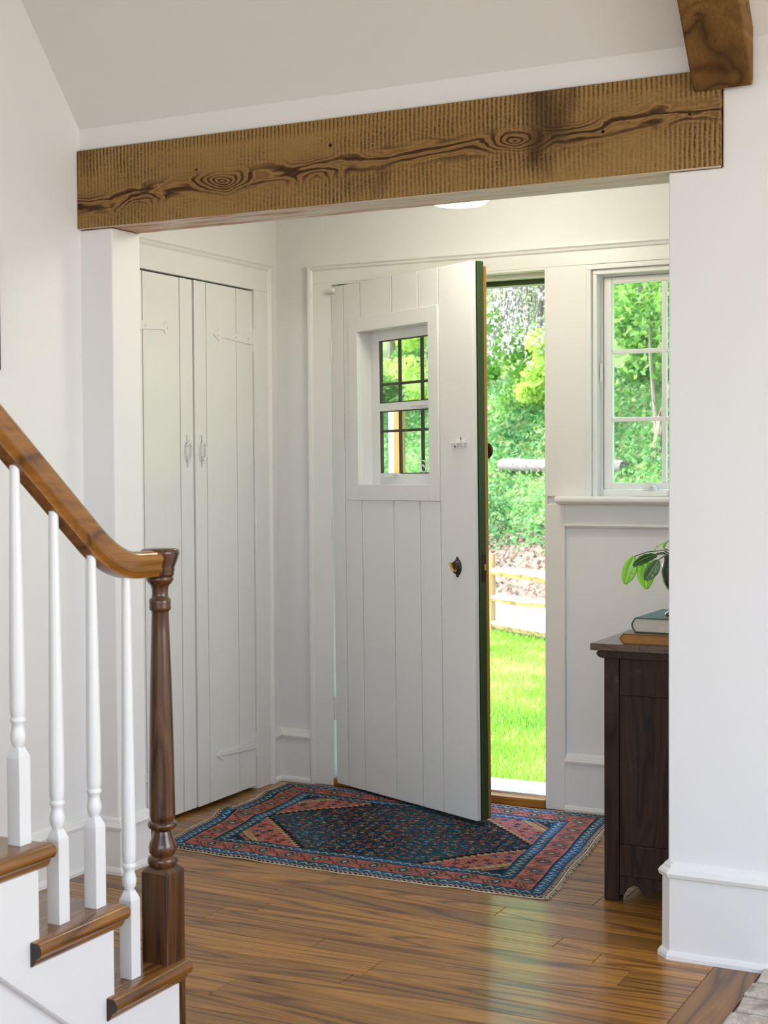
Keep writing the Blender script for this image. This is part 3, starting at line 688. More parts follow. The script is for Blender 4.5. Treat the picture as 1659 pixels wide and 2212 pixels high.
# front (faces the vestibule): frame, two drawers and doors
MB().box(CX0+.012, CX0+.03, CY0+.046, CY1-.046, .05, .726).build('front_panel', 'chest', ch)
for y0, y1 in ((CY0+.06, 4.585), (4.60, CY1-.06)):
    d = box('drawer', 'chest', (CX0-.002, CX0+.014, y0, y1, .58, .70), ch, .004)
    MB().lathe([(.006,0),(.006,-.01),(.014,-.018),(.012,-.026),(.0001,-.028)], (CX0-.002, (y0+y1)/2, .64), 14, 'x').build('knob', 'bronze', d, smooth=True)
    box('cabinet_door', 'chest', (CX0-.002, CX0+.014, y0, y1, .09, .565), ch, .004)
MB().box(CX0+.02, CX1-.01, CY0+.02, CY1-.02, .07, .10).box(CX1-.02, CX1-.008, CY0+.046, CY1-.046, .07, .72).build('carcass', 'chest', ch)
MB().prism([(CX0-.002,.725),(CX0-.012,.728),(CX0-.018,.735),(CX0-.018,.742),(CX0-.010,.748),(CX1,.748),(CX1,.725)], 'y', CY0-.016, CY1+.006).build('top_moulding', 'chest', ch, .002)
box('chest_top', 'chest_top', (-1.432, -.942, 4.118, 5.075, .748, .769), ch, .002)
# ------------------------------------------------------------------ BOOKS
def book(name, x0, y0, z0, w, d, h, cover, page, label, rz=0):
    """spine on the left (-x), bottom edge towards -y"""
    r = empty(name, (x0+w/2, y0+d/2, z0)); tag(r, label, 'book', 'books stacked on the chest')
    t = .0035; ns = 8
    sp = [(x0+.012-.012*math.sin(math.pi*i/ns), z0+h*i/ns) for i in range(ns+1)]
    si = [(x0+.0145-.011*math.sin(math.pi*i/ns), z0+t+(h-2*t)*i/ns) for i in range(ns+1)]
    MB().prism(sp+[(x0+w,z0+h),(x0+w,z0+h-t)]+si[::-1]+[(x0+w,z0+t),(x0+w,z0)], 'y', y0, y0+d).build('cover', cover, r, .0008)
    MB().prism(si+[(x0+w-.006,z0+h-t),(x0+w-.006,z0+t)], 'y', y0+.004, y0+d-.004).build('pages', page, r)
    return r
book('book', -1.347, 4.134, .7692, .24, .30, .0315, 'tanbook', 'tanpage', 'tan leather book lying lowest on the dark chest')
book('book', -1.319, 4.159, .8012, .23, .28, .0445, 'greenbook', 'page', 'thick dark green book lying on top of the tan one')
# ------------------------------------------------------------------ PLANT
PX, PY, PZ = -1.203, 4.262, .8462
pl = empty('potted_plant', (PX, PY, PZ)); tag(pl, 'prayer plant with drooping veined leaves in a dark footed urn on books', 'plant')
MB().lathe([(.043,0),(.0435,.006),(.038,.012),(.028,.020),(.016,.030),(.012,.044),(.016,.054),(.026,.066),(.037,.080),(.047,.098),(.0525,.118),(.054,.135),(.051,.152),(.046,.166),(.048,.174),(.046,.180),(.040,.178),(.040,.165),(.0001,.163)], (PX,PY,PZ), 36).build('urn', 'pot', pl, smooth=True, ang=50)
MB().lathe([(.0405,.160),(.030,.169),(.0001,.172)], (PX,PY,PZ), 20).build('soil', 'soil', pl, smooth=True)
def leaf(base, tip, width, mat, bend=.012, side=None, petiole=None):
    base, tip = Vector(base), Vector(tip); ax = tip-base; L = ax.length; ax.normalize()
    side = Vector(side or (1,.25,0)); side = (side-ax*side.dot(ax)).normalized(); nrm = ax.cross(side)
    nu, nv = 14, 6; vs = []; fs = []; uvs = []
    for i in range(nu+1):
        u = i/nu; w = width*(math.sin(math.pi*min(1, u*.94+.03))**.62)*(1-.12*u)
        for j in range(nv+1):
            v = j/nv*2-1
            p = base+ax*L*u+side*w*.5*v+nrm*(bend*math.sin(math.pi*u)+.18*width*(abs(v)**1.5)*.5+.002*math.sin(u*28)*abs(v))
            vs.append(tuple(p)); uvs.append((u, (v+1)/2))
    for i in range(nu):
        for j in range(nv): a = i*(nv+1)+j; fs.append((a, a+1, a+nv+2, a+nv+1))
    me = bpy.data.meshes.new('leaf'); c = (base+tip)/2
    me.from_pydata([tuple(Vector(p)-c) for p in vs], [], fs); uv = me.uv_layers.new(name='UVMap')
    for lp in me.loops: uv.data[lp.index].uv = uvs[lp.vertex_index]
    for p in me.polygons: p.use_smooth = True
    me.materials.append(M[mat]); o = bpy.data.objects.new('leaf', me); COL.objects.link(o); o.parent = pl; o.location = c-org(pl)
    sm = o.modifiers.new('thickness', 'SOLIDIFY'); sm.thickness = .0006
    if petiole:
        pts = [Vector(p) for p in petiole]
        MB().tube(pts, .0016, 6).build('petiole', 'stem', pl, smooth=True)
crown = (PX-.01, PY-.005, PZ+.172)
leaf((-1.328,4.215,1.022),(-1.352,4.205,.940),.046,'leaf_a',.006,(1,.35,.1),[crown,(-1.24,4.235,1.042),(-1.29,4.222,1.036),(-1.328,4.215,1.022)])
leaf((-1.300,4.235,1.012),(-1.292,4.225,.925),.054,'leaf_a',.006,(1,.3,.0),[crown,(-1.25,4.24,1.035),(-1.282,4.236,1.026),(-1.300,4.235,1.012)])
leaf((-1.255,4.205,1.030),(-1.325,4.195,.996),.034,'leaf_b',-.010,(.35,.5,-.5),[crown,(-1.235,4.225,1.038),(-1.255,4.205,1.030)])
leaf((-1.247,4.195,1.015),(-1.284,4.185,.955),.042,'leaf_b',.004,(1,.4,.0),[crown,(-1.235,4.21,1.026),(-1.247,4.195,1.015)])
leaf((-1.282,4.26,1.024),(-1.240,4.265,1.060),.016,'leaf_a',.012,(.3,.8,.5),[crown,(-1.25,4.26,1.03),(-1.282,4.26,1.024)])
leaf((-1.245,4.25,1.045),(-1.215,4.24,1.072),.03,'leaf_a',.008,(.2,.9,.3),[crown,(-1.23,4.25,1.04),(-1.245,4.25,1.045)])
leaf((-1.19,4.25,1.05),(-1.14,4.21,1.00),.05,'leaf_b',.01,(.3,.9,.2),[crown,(-1.20,4.255,1.05),(-1.19,4.25,1.05)])
leaf((-1.18,4.29,1.06),(-1.11,4.32,1.02),.05,'leaf_b',.01,(.3,-.9,.2),[crown,(-1.19,4.28,1.05),(-1.18,4.29,1.06)])
leaf((-1.22,4.29,1.06),(-1.23,4.36,1.02),.05,'leaf_a',.01,(1,.2,.0),[crown,(-1.21,4.28,1.05),(-1.22,4.29,1.06)])

# ------------------------------------------------------------------ RUG
def build_rug():
    A, B, C_, D = (np.array(p) for p in ((-2.955,4.060),(-1.555,4.062),(-1.685,5.118),(-3.070,5.100)))
    nu, nv = 480, 350; Lc, Wc = 139.0, 104.0
    u = np.linspace(0, 1, nu+1); v = np.linspace(0, 1, nv+1); U, V = np.meshgrid(u, v, indexing='ij')
    P = A*((1-U)*(1-V))[..., None]+B*(U*(1-V))[..., None]+C_*(U*V)[..., None]+D*((1-U)*V)[..., None]
    P[..., 1] += -.020*np.sin(np.pi*U)*(1-V)+.002*np.sin(U*33)*(1-V)**4+.0025*np.sin(V*0+U*57)*(1-V)**8
    P[..., 0] += (.004*np.sin(V*21)+.006*np.sin(V*9+1))*(1-U)**6+.003*np.sin(V*15)*U**8
    Z = .0075+.0012*np.sin(P[..., 0]*17+P[..., 1]*5)+.001*np.sin(P[..., 1]*23)
    Z += .022*np.exp(-((V-.46)/.055)**2)*np.exp(-(U/.10)**2)+.008*np.exp(-((V-.80)/.05)**2)*np.exp(-(U/.08)**2)
    # ---- the woven pattern, in centimetres
    x, y = U*Lc, V*Wc
    n = x.shape
    C = np.zeros(n+(3,))
    pal = dict(navy=(16,50,66), teal=(28,84,106), blue=(34,98,142), sky=(96,150,178), rose=(176,108,98), red=(142,54,44), cream=(186,160,116), white=(190,184,166), blk=(30,24,21), org=(190,100,50), olive=(120,105,60))
    pal = {k: np.array(srgb(*c)) for k, c in pal.items()}
    def paint_(mask, c): C[mask] = pal[c] if isinstance(c, str) else c
    dx = np.minimum(x, Lc-x); dyy = np.minimum(y, Wc-y); d = np.minimum(dx, dyy); hor = dyy < dx; p = np.where(hor, x, y)
    def tri(a, per): t = np.mod(a, per)/per; return np.abs(t-.5)*2
    def hsh(i, j, s=0): h = np.sin(i*127.1+j*311.7+s*74.7)*43758.5453; return h-np.floor(h)
    # field
    X, Y = x-Lc/2, y-Wc/2; hx_, hy_ = Lc/2-19, Wc/2-19
    step = .035
    q = np.floor(np.abs(X)/hx_/step)*step+.62*np.abs(Y)/hy_
    paint_(np.ones(n, bool), 'teal')
    ab = .5+.5*np.sin(X*.11+1.3*np.sin(Y*.07)); C[:] = pal['navy']*(1-ab[..., None]*.75)+pal['teal']*(ab[..., None]*.75)
    def motifs(mask, cw, chh, r, seed, cols, outline='blk', shape='flower', prob=1.0):
        i = np.floor(x/cw); yy = y+np.mod(i, 2)*chh*.5; j = np.floor(yy/chh)
        jx = (hsh(i, j, seed)-.5)*cw*.45; jy = (hsh(i, j, seed+1)-.5)*chh*.45
        lx = x-(i+.5)*cw-jx; ly = yy-(j+.5)*chh-jy
        an = hsh(i, j, seed+2)*6.28; rr = np.hypot(lx, ly); th_ = np.arctan2(ly, lx)+an
        if shape == 'flower': rad = r*(.75+.30*np.cos(th_*5))
        elif shape == 'leaf': rad = r*(.35+.75*np.abs(np.cos(th_))**3)
        else: rad = r/(np.abs(np.cos(th_))+np.abs(np.sin(th_)))
        on = mask & (hsh(i, j, seed+3) < prob); pick = hsh(i, j, seed+4)
        paint_(on & (rr < rad*1.2), outline)
        for k, c in enumerate(cols): paint_(on & (rr < rad) & (pick >= k/len(cols)) & (pick < (k+1)/len(cols)), c)
        paint_(on & (rr < rad*.38), outline); paint_(on & (rr < rad*.22), cols[-1])
    fld = q <= 1.0
    vine = np.abs(np.mod(Y*1.0+2.2*np.sin(X*.55)+1.1*np.sin(X*1.3+Y), 6.2)-3.1) < .22; paint_(fld & vine, 'red')
    vine2 = np.abs(np.mod(X*.9+2.4*np.sin(Y*.6)+.8*np.sin(Y*1.7), 7.4)-3.7) < .20; paint_(fld & vine2, 'olive')
    motifs(fld, 4.4, 3.7, .95, 1, ['org','rose','cream','sky','red'])
    motifs(fld, 2.9, 2.5, .55, 11, ['org','cream','olive','blue','rose'], prob=.75, shape='leaf')
    motifs(fld, 2.3, 2.0, .30, 21, ['org','white','red','sky'], outline='navy', prob=.7)
    # corner pieces
    spn = q > 1.0
    paint_(spn, 'rose')
    paint_(np.abs(q-1.02) < .022, 'blk'); paint_((np.abs(q-1.055) < .012), 'cream')
    sm = (q > 1.09) & (q < 1.47)
    motifs(sm, 5.0, 4.2, 1.35, 31, ['blue','red','teal','navy'], shape='flower')
    motifs(sm, 2.6, 2.2, .48, 41, ['blk','blue','cream','red'], prob=.7, shape='leaf')
    s2 = np.abs(X)/hx_+.62*np.abs(Y)/hy_
    st = (s2 > 1.36+.03*tri(X-Y, 1.8)) & (s2 < 1.45); paint_(st, 'cream'); paint_((s2 >= 1.45) & (s2 < 1.463), 'blk')
    paint_((s2 > 1.36) & (s2 < 1.45) & (tri(X+Y, 1.3) < .16), 'blk')
    paint_(s2 > 1.50, 'navy'); motifs(s2 > 1.52, 3.2, 2.6, .7, 51, ['cream','rose','sky'], prob=.8)
    # borders, outside in
    def ring(a, b): return (d >= a) & (d < b)
    paint_(d < 19, 'blk')
    g = ring(14.4, 18.6); paint_(g, 'blue'); paint_(g & (hsh(np.floor(p/11), 0*p, 5) < .4), 'teal')
    zz_ = ring(15.3, 17.7) & (np.abs((d-15.3)/2.4-tri(p, 3.4)) < .16); paint_(zz_, 'white')
    paint_(ring(15.6, 17.4) & (np.hypot(np.mod(p, 3.4)-1.7, d-16.0) < .45), 'red')
    mb_ = ring(5.9, 13.9); paint_(mb_, 'rose'); abr = hsh(np.floor(p/9.0), hor*1.0, 9); C[mb_] = C[mb_]*(.85+.35*abr[mb_][:, None])
    per = 10.5; pm = np.mod(p, per); dm = d-9.9
    hexd = np.abs(pm-per/2)+np.abs(dm)*.55
    for rr_, c in ((4.9,'blk'),(4.6,'rose'),(3.3,'blk'),(3.05,'olive'),(2.5,'rose'),(1.9,'blk'),(1.6,'teal'),(.8,'cream')):
        mk = mb_ & (hexd < rr_) & (np.abs(dm) < 3.4-.22*(4.9-rr_)); paint_(mk, c)
    dg = mb_ & (np.abs(np.mod(p+dm*.9, per)-.0) < .35); paint_(dg, 'blk'); dg = mb_ & (np.abs(np.mod(p+dm*.9+1.0, per)) < .3); paint_(dg, 'blk')
    motifs(mb_, 2.3, 2.0, .42, 61, ['blue','cream','sky','red','blk'], prob=.55, shape='leaf')
    g = ring(1.9, 5.4); paint_(g, 'blue'); paint_(g & (hsh(np.floor(p/13), hor*1.0, 7) < .45), 'teal')
    zz_ = ring(2.5, 4.8) & (np.abs((d-2.5)/2.3-tri(p+1.0, 3.8)) < .15); paint_(zz_, 'white')
    paint_(ring(2.8, 4.5) & (np.hypot(np.mod(p+1, 3.8)-1.9, d-3.1) < .5), 'navy')
    paint_(ring(1.35, 1.7), 'rose'); e = ring(0, 1.2); paint_(e, 'blk'); paint_(e & (np.abs(d/1.2-tri(p, 1.7)) < .28), 'white')
    C *= (.82+.36*RNG.random(n))[..., None]
    verts = np.concatenate([P, Z[..., None]], -1).reshape(-1, 3)
    idx = np.arange((nu+1)*(nv+1)).reshape(nu+1, nv+1)
    quads = np.stack([idx[:-1, :-1], idx[1:, :-1], idx[1:, 1:], idx[:-1, 1:]], -1).reshape(-1, 4)
    bd = np.concatenate([idx[:, 0], idx[-1, 1:], idx[-2::-1, -1], idx[0, -2:0:-1]])
    low = verts[bd].copy(); low[:, 2] = np.maximum(verts[bd][:, 2]-.0065, .0006); k0 = len(verts)
    verts = np.concatenate([verts, low]); nb_ = len(bd); li = k0+np.arange(nb_)
    skirt = np.stack([np.roll(bd, -1), bd, li, np.roll(li, -1)], -1)
    faces = np.concatenate([quads, skirt])
    cols = np.concatenate([C.reshape(-1, 3), np.tile(pal['rose']*.6, (nb_, 1))])
    c0 = verts.mean(0); c0[2] = 0
    me = bpy.data.meshes.new('rug_pile'); me.vertices.add(len(verts)); me.vertices.foreach_set('co', (verts-c0).ravel())
    me.loops.add(faces.size); me.loops.foreach_set('vertex_index', faces.ravel().astype(np.int32))
    me.polygons.add(len(faces)); me.polygons.foreach_set('loop_start', np.arange(0, faces.size, 4, dtype=np.int32))
    me.update(calc_edges=True); me.validate()
    ca = me.color_attributes.new('weave', 'FLOAT_COLOR', 'POINT')
    ca.data.foreach_set('color', np.concatenate([cols, np.ones((len(cols), 1))], 1).ravel().astype(np.float32))
    me.materials.append(M['rug'])
    root = empty('oriental_rug', tuple(c0)); tag(root, 'worn oriental rug in blue and rose with fringed ends by the door', 'rug')
    o = bpy.data.objects.new('pile', me); COL.objects.link(o); o.parent = root
    # fringe on the two short ends, thin pale edging along the front
    mb = MB()
    for i in range(230):
        vv = (i+.5)/230
        for e, (i0, sg) in ((0, (0, -1)), (1, (nu, 1))):
            q0 = verts[idx[i0, int(vv*nv)]]; ln = random.uniform(.012, .026)*(1.0 if e == 0 else .8)
            a = random.uniform(-.7, .7); dirv = Vector((sg*math.cos(a), math.sin(a), 0))
            p0 = Vector(q0); p0.z -= .001; p1 = p0+dirv*ln*.5; p1.z = max(.003, p0.z*.7); p2 = p0+dirv*ln+Vector((0, random.uniform(-.006,.006), 0)); p2.z = .002
            mb.tube([p0, p1, p2], .0013, 4)
    f = mb.build('fringe', 'fringe', root); f['kind'] = 'stuff'
    fr_ = [tuple(verts[idx[int(t*nu), 0]]+np.array([0, -.002, -.0045])) for t in np.linspace(0, 1, 60)]
    MB().tube([(a, b, max(.0025, c)) for a, b, c in fr_], .0022, 5).build('selvedge', 'fringe', root, smooth=True)
    fr_ = [tuple(verts[idx[nu, int(t*nv)]]+np.array([.004, 0, -.003])) for t in np.linspace(0, 1, 40)]
    MB().tube([(a, b, max(.0035, c)) for a, b, c in fr_], .0034, 5).build('end_cord', 'fringe', root, smooth=True)
build_rug()

# ------------------------------------------------------------------ OUTDOORS
FP = np.array([-5.86, 13.8]); FA = np.array([.76, -.65]); FN = np.array([.65, .76])     # fence foot, along, away
def gz(x, y):
    t = (x-FP[0])*FN[0]+(y-FP[1])*FN[1]
    lawn = -.06-.044*(np.minimum(y, 14)-5.3)
    h = np.where(t < 1.9, -.47, np.where(t < 4.2, -.47+1.04*(t-1.9), 1.922+.72*(t-4.2)))
    return np.where(t < .22, lawn, np.where(t < .6, np.minimum(lawn, -.44), h))
def at(s, t): return FP+FA*s+FN*t
def grid_mesh(name, mat, s0, s1, t0, t1, ns, nt, bump=0, dz=0):
    S, T = np.meshgrid(np.linspace(s0, s1, ns), np.linspace(t0, t1, nt), indexing='ij')
    P = FP+S[..., None]*FA+T[..., None]*FN; Zz = gz(P[..., 0], P[..., 1])+dz+bump*(RNG.random(S.shape)-.5)
    vs = np.concatenate([P, Zz[..., None]], -1).reshape(-1, 3); idx = np.arange(ns*nt).reshape(ns, nt)
    fs = np.stack([idx[:-1,:-1], idx[1:,:-1], idx[1:,1:], idx[:-1,1:]], -1).reshape(-1, 4)
    mb = MB(); mb.v = [tuple(v) for v in vs]; mb.f = [tuple(f) for f in fs.tolist()]
    return mb.build(name, mat, smooth=True)
mb = MB(); NL = 30
vs = []; xs_ = np.linspace(-24, 14, 40); ys_ = np.linspace(5.31, 14.5, 22)
XX, YY = np.meshgrid(xs_, ys_, indexing='ij'); TT = (XX-FP[0])*FN[0]+(YY-FP[1])*FN[1]
ZZ = -.06-.044*(np.minimum(YY, 14)-5.3)-np.where(TT > .25, .35, 0)
idx = np.arange(XX.size).reshape(XX.shape)
mb.v = [tuple(v) for v in np.stack([XX, YY, ZZ], -1).reshape(-1, 3)]
mb.f = [tuple(f) for f in np.stack([idx[:-1,:-1], idx[1:,:-1], idx[1:,1:], idx[:-1,1:]], -1).reshape(-1, 4).tolist()]
struct(mb.build('lawn', 'lawn', smooth=True), 'sunlit green lawn outside the front door')
struct(grid_mesh('driveway', 'driveway', -26, 16, .32, 1.95, 20, 6, 0, .02), 'pale sunlit driveway beyond the fence')
struct(grid_mesh('hillside_foot', 'earth', -26, 16, 1.90, 2.75, 90, 8, .08), 'bare earth and leaf litter at the foot of the bank')
struct(grid_mesh('hillside', 'moss', -34, 22, 2.70, 16, 90, 50, .12), 'steep overgrown green hillside')
# split rail fence
fence = empty('split_rail_fence', (FP[0], FP[1], -.43)); tag(fence, 'pale cedar split rail fence at the edge of the lawn', 'fence')
fang = math.atan2(FA[1], FA[0])
def fence_piece(name, mat, pts, rad, n=7, parent=None):
    mb = MB().tube(pts, rad, n); return mb.build(name, mat, parent or fence, smooth=True, ang=50)
for s in (-4.8, -2.4, 0.0, 2.4, 4.8):
    p = at(s, 0); z0 = float(gz(p[0], p[1]))
    mb = MB(); r = .048
    mb.prism([(p[0]+r*math.cos(a+fang)*random.uniform(.95,1.15), p[1]+r*math.sin(a+fang)*random.uniform(.95,1.15)) for a in [i*math.pi/4+.39 for i in range(8)]], 'z', z0-.1, z0+.82)
    mb.build('post', 'fence', fence, .008)
for s in (-4.8, -2.4, 0.0, 2.4):
    a, b = at(s+.03, .0), at(s+2.37, .0); za, zb = float(gz(*a)), float(gz(*b))
    for hgt, r, dz2 in ((.635, .058, -.02), (.37, .050, .0), (.10, .058, .015)):
        pts = []
        for k in range(7):
            f = k/6; rr = r*(.6 if k in (0, 6) else 1)
            pts.append((a[0]+(b[0]-a[0])*f, a[1]+(b[1]-a[1])*f, za+(zb-za)*f+hgt+dz2*f+random.uniform(-.008,.008)))
        o = MB().tube(pts, [r*.6]+[r*random.uniform(.9,1.08) for _ in range(5)]+[r*.6], 6).build('rail', 'fence_rail', fence)
# wooden post seen through the door window
pp = empty('garden_post', (-4.55, 9.0, -.25)); tag(pp, 'white and cedar garden post seen through the small door window', 'post')
box('white_face', 'gloss_white', (-4.575, -4.530, 8.98, 9.05, -.25, 1.72), pp, .004)
box('cedar_face', 'orange_wood', (-4.530, -4.478, 8.97, 9.05, -.25, 1.72), pp, .004)
# log lying on the bank
a, b = at(-6.42, 3.40), at(-2.95, 3.40)
pts = [(a[0]+(b[0]-a[0])*k/8, a[1]+(b[1]-a[1])*k/8, 1.27+random.uniform(-.02,.02)) for k in range(9)]
lg = MB().tube(pts, [.10,.105,.10,.10,.095,.10,.09,.09,.08], 10).build('fallen_log', 'log', smooth=True, ang=60)
tag(lg, 'weathered grey log lying across the ivy bank', 'log')

def leaves(name, mat, pos, size, parent=None, updir=.35, aspect=.55, tint=None):
    n = len(pos); pos = np.asarray(pos, float)
    a = RNG.normal(size=(n, 3)); a /= np.linalg.norm(a, axis=1)[:, None]
    nn = RNG.normal(size=(n, 3)); nn[:, 2] += updir*3; nn /= np.linalg.norm(nn, axis=1)[:, None]
    a = a-nn*(a*nn).sum(1)[:, None]; a /= np.linalg.norm(a, axis=1)[:, None]+1e-9; b = np.cross(nn, a)
    s = (size*.80*(.55+.9*RNG.random(n)))[:, None]
    vs = np.stack([pos-a*s, pos+b*s*aspect+a*s*.1, pos+a*s, pos-b*s*aspect+a*s*.1], 1).reshape(-1, 3)
    c0 = vs.mean(0); me = bpy.data.meshes.new(name)
    me.vertices.add(4*n); me.vertices.foreach_set('co', (vs-c0).ravel())
    me.loops.add(4*n); me.loops.foreach_set('vertex_index', np.arange(4*n, dtype=np.int32))
    me.polygons.add(n); me.polygons.foreach_set('loop_start', np.arange(0, 4*n, 4, dtype=np.int32)); me.update(calc_edges=True)
    t = RNG.random(n) if tint is None else np.clip(tint, 0, 1)
    at_ = me.attributes.new('tint', 'FLOAT', 'POINT'); at_.data.foreach_set('value', np.repeat(t, 4).astype(np.float32))
    me.materials.append(M[mat]); o = bpy.data.objects.new(name, me); COL.objects.link(o)
    o.location = Vector(c0)-org(parent); o.parent = parent; ORG[o.name] = Vector(c0); o['kind'] = 'stuff'; return o
# grass blades
def grass():
    n = 90000; y = 5.42+(RNG.random(n)**1.6)*8.6; x = -.1-.36*y+(RNG.random(n)-.5)*(2.6+.55*(y-5))
    t = (x-FP[0])*FN[0]+(y-FP[1])*FN[1]; k = t < .12; x, y = x[k], y[k]; n = len(x); z = gz(x, y)
    h = (.035+.035*RNG.random(n)); an = RNG.random(n)*6.283; w = .0035+.0012*(y-5)
    lean = RNG.normal(size=(n, 2))*.022
    p0 = np.stack([x-np.cos(an)*w, y-np.sin(an)*w, z], 1); p1 = np.stack([x+np.cos(an)*w, y+np.sin(an)*w, z], 1); p2 = np.stack([x+lean[:, 0], y+lean[:, 1], z+h], 1)
    vs = np.stack([p0, p1, p2], 1).reshape(-1, 3); me = bpy.data.meshes.new('grass'); me.vertices.add(3*n); me.vertices.foreach_set('co', vs.ravel())
    me.loops.add(3*n); me.loops.foreach_set('vertex_index', np.arange(3*n, dtype=np.int32)); me.polygons.add(n); me.polygons.foreach_set('loop_start', np.arange(0, 3*n, 3, dtype=np.int32)); me.update(calc_edges=True)
    patch = .5+.35*np.sin(x*3.1+1.7*np.sin(y*2.3))*np.sin(y*2.7+x)+.35*(RNG.random(n)-.5)
    a_ = me.attributes.new('tint', 'FLOAT', 'POINT'); a_.data.foreach_set('value', np.repeat(np.clip(patch, 0, 1), 3).astype(np.float32))
    me.materials.append(M['grass']); o = bpy.data.objects.new('grass', me); COL.objects.link(o); tag(o, 'short bright grass blades of the lawn', 'grass', kind='stuff')
grass()
# ivy and leaf litter
def scatter(n, s0, s1, t0, t1, lift):
    s = s0+(s1-s0)*RNG.random(n); t = t0+(t1-t0)*RNG.random(n); P = FP+s[:, None]*FA+t[:, None]*FN
    return np.concatenate([P, (gz(P[:, 0], P[:, 1])+lift*RNG.random(n))[:, None]], 1)
P = scatter(34000, -16, 3, 2.45, 5.2, .22); tn = .5+.4*np.sin(P[:, 0]*1.9+P[:, 2]*3)*np.sin(P[:, 1]*1.7)+.5*(RNG.random(len(P))-.5)
tag(leaves('ivy', 'leaf_ivy', P, .055, updir=.4, tint=tn), 'green ivy ground cover spreading over the bank', 'ivy', kind='stuff')
P = scatter(5000, -14, 4, 1.95, 2.75, .09)
tag(leaves('leaf_litter', 'leaf_litter', P, .05, updir=.6), 'brown and pale fallen leaves below the bank', 'leaf litter', kind='stuff')
def tree(name, s, t, h, rad, mat, n, size, label, trunk_r=.08, lean=(0,0), clumps=14, trunk=True, low=.35, cat='tree'):
    b = at(s, t); z0 = float(gz(b[0], b[1])); r = empty(name, (b[0], b[1], z0)); tag(r, label, cat, 'trees and shrubs on the bank')
    if trunk:
        top = (b[0]+lean[0], b[1]+lean[1], z0+h*.75)
        pts = [(b[0]+lean[0]*f*f, b[1]+lean[1]*f*f, z0-.2+(h*.75+.2)*f) for f in (0,.25,.5,.75,1)]
        MB().tube(pts, [trunk_r*1.2, trunk_r, trunk_r*.8, trunk_r*.6, trunk_r*.35], 8).build('trunk', 'bark', r, smooth=True)
        for k in range(4):
            f = .35+.14*k; a = random.uniform(0, 6.28); p0 = Vector((b[0]+lean[0]*f*f, b[1]+lean[1]*f*f, z0+h*.75*f)); ln = rad*random.uniform(.5,.8)
            MB().tube([p0, p0+Vector((math.cos(a)*ln*.5, math.sin(a)*ln*.5, ln*.35)), p0+Vector((math.cos(a)*ln, math.sin(a)*ln, ln*.55))], [trunk_r*.5, trunk_r*.35, trunk_r*.15], 6).build('branch', 'bark', r, smooth=True)
    cs = []
    for k in range(clumps):
        a = random.uniform(0, 6.28); q = rad*math.sqrt(random.random())*.85
        cs.append((b[0]+lean[0]+q*math.cos(a), b[1]+lean[1]+q*math.sin(a), z0+h*(low+(1-low)*random.random()), rad*random.uniform(.25,.48), random.random()))
    cs = np.array(cs); i = RNG.integers(0, clumps, n); g = RNG.normal(size=(n, 3)); g /= np.linalg.norm(g, axis=1)[:, None]
    g *= (RNG.random(n)**.45*cs[i, 3])[:, None]; g[:, 2] *= .75
    P = cs[i, :3]+g; tn = .25+.5*cs[i, 4]+.45*(RNG.random(n)-.5)
    leaves('foliage', mat, P, size, r, .25, tint=tn); return r
tree('leafy_tree', -8.5, 5.1, 5.0, 1.5, 'leaf_yellow', 10000, .075, 'yellow-green leafy tree right of centre in the open doorway', .07, (.3,.2))
tree('leafy_tree', -13.5, 5.6, 5.5, 1.9, 'leaf_mid', 7000, .08, 'tall mid-green tree behind the open door edge', .09, (-.2,.3))
tree('leafy_tree', -8.0, 6.2, 5.5, 1.8, 'leaf_mid', 7000, .08, 'mid-green tree behind the wall between door and window', .09)
tree('leafy_tree', -5.2, 5.0, 4.6, 1.5, 'leaf_yellow', 7000, .07, 'light green tree filling the upper window panes', .06, (.2,0))
tree('leafy_tree', -3.4, 5.8, 5.5, 1.8, 'leaf_mid', 6500, .08, 'mid-green tree at the right of the casement view', .09)
tree('leafy_tree', -17.0, 6.0, 6.0, 2.2, 'leaf_cool', 7500, .09, 'blue-green tree seen through the upper door window', .10)
tree('leafy_tree', -20.5, 6.5, 6.0, 2.3, 'leaf_mid', 6500, .09, 'green tree at the far left of the bank', .10)
tree('leafy_tree', -.2, 6.0, 6.0, 2.2, 'leaf_mid', 6000, .09, 'green tree at the far right of the bank', .10)
tree('leafy_tree', -12.0, 8.8, 7.0, 2.8, 'leaf_cool', 7000, .11, 'big blue-green tree high on the bank behind the doorway trees', .12)
tree('leafy_tree', -7.0, 9.0, 7.0, 2.8, 'leaf_yellow', 7000, .11, 'big yellow-green tree high on the bank behind the casement', .12)
tree('leafy_tree', -17.5, 9.5, 7.0, 3.0, 'leaf_mid', 6500, .12, 'big green tree high on the bank at left', .12)
for s, t, h, rad, mt, lb in ((-7.9, 4.3, 2.0, 1.0, 'leaf_mid', 'bushy green shrub on the bank just above the left end of the log'), (-6.3, 4.1, 1.9, .8, 'leaf_yellow', 'yellow-green shrub on the bank at the right side of the doorway'), (-4.3, 4.1, 1.8, .9, 'leaf_mid', 'bushy green shrub low in the casement window'), (-11.6, 4.4, 2.2, 1.1, 'leaf_yellow', 'yellow-green shrub on the bank by the door edge'), (-13.8, 4.3, 1.9, 1.0, 'leaf_mid', 'green shrub low in the small door window'), (-16.2, 4.6, 2.1, 1.1, 'leaf_yellow', 'pale green shrub at the left of the bank')):
    tree('shrub', s, t, h, rad, mt, 4200, .06, lb, trunk=False, clumps=9, low=.15, cat='shrub')
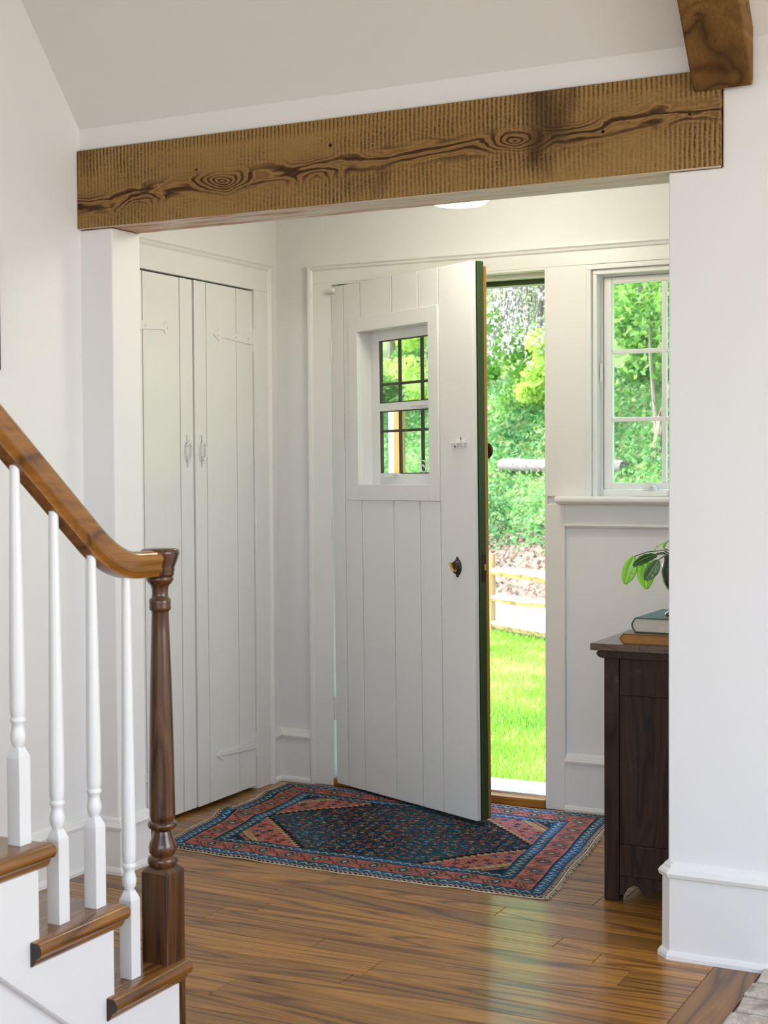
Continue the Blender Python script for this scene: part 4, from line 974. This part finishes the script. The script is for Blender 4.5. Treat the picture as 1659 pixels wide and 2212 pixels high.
# forked tree in the lower window pane
b = at(-2.72, 3.75); z0 = float(gz(b[0], b[1])); ft = empty('forked_tree', (b[0], b[1], z0)); tag(ft, 'small tree with a pale forked trunk in the lower window pane', 'tree', 'trees and shrubs on the bank')
fdir = Vector((FA[0], FA[1], 0)); bb = Vector((b[0], b[1], z0))
MB().tube([bb+Vector((0,0,-.2)), bb+Vector((0,0,.12)), bb+fdir*.10+Vector((0,0,.45)), bb+fdir*.26+Vector((0,0,.75)), bb+fdir*.5+Vector((0,0,1.15))], [.06,.055,.05,.045,.03], 8).build('trunk', 'tan_bark', ft, smooth=True)
MB().tube([bb+Vector((0,0,.05)), bb-fdir*.05+Vector((0,0,.5)), bb-fdir*.16+Vector((0,0,1.2)), bb-fdir*.2+Vector((0,0,2.2))], [.04,.032,.025,.015], 8).build('branch', 'bark', ft, smooth=True)
P = np.array([tuple(bb+fdir*.1)])+RNG.normal(size=(2600, 3))*np.array([.55,.5,.45])+np.array([0,0,2.0]); leaves('foliage', 'leaf_mid', P, .065, ft)
# pale drooping fronds hanging in the top of the doorway
b = at(-5.0, 3.0); dr = empty('drooping_branch', (b[0], b[1], 3.9)); tag(dr, 'pale dry drooping fronds hanging in the top of the doorway', 'branch', 'trees and shrubs on the bank')
pts_all = []; mb = MB()
for k in range(60):
    a = random.gauss(0, .20); c = random.gauss(0, .25); L = random.uniform(.5, 1.75)*(1-.35*min(1, abs(a)*1.6)); top = Vector((b[0]+FA[0]*a, b[1]+FA[1]*a, 4.35-abs(a)*.35))+Vector((FN[0]*c, FN[1]*c, 0))
    pts = [top+Vector((random.uniform(-.03,.03)*j-.028*j, random.uniform(-.03,.03)*j, -L*j/5)) for j in range(6)]
    mb.tube(pts, [.012,.010,.009,.008,.006,.004], 4)
    for j in range(int(L*34)):
        f = random.random()*4.99; i = int(f); q = pts[i].lerp(pts[i+1], f-i); pts_all.append(tuple(q+Vector((random.gauss(0,.03), random.gauss(0,.03), random.gauss(0,.03)))))
mb.build('stalks', 'log', dr)
leaves('fronds', 'leaf_pale', np.array(pts_all), .040, dr, -.1, .5)
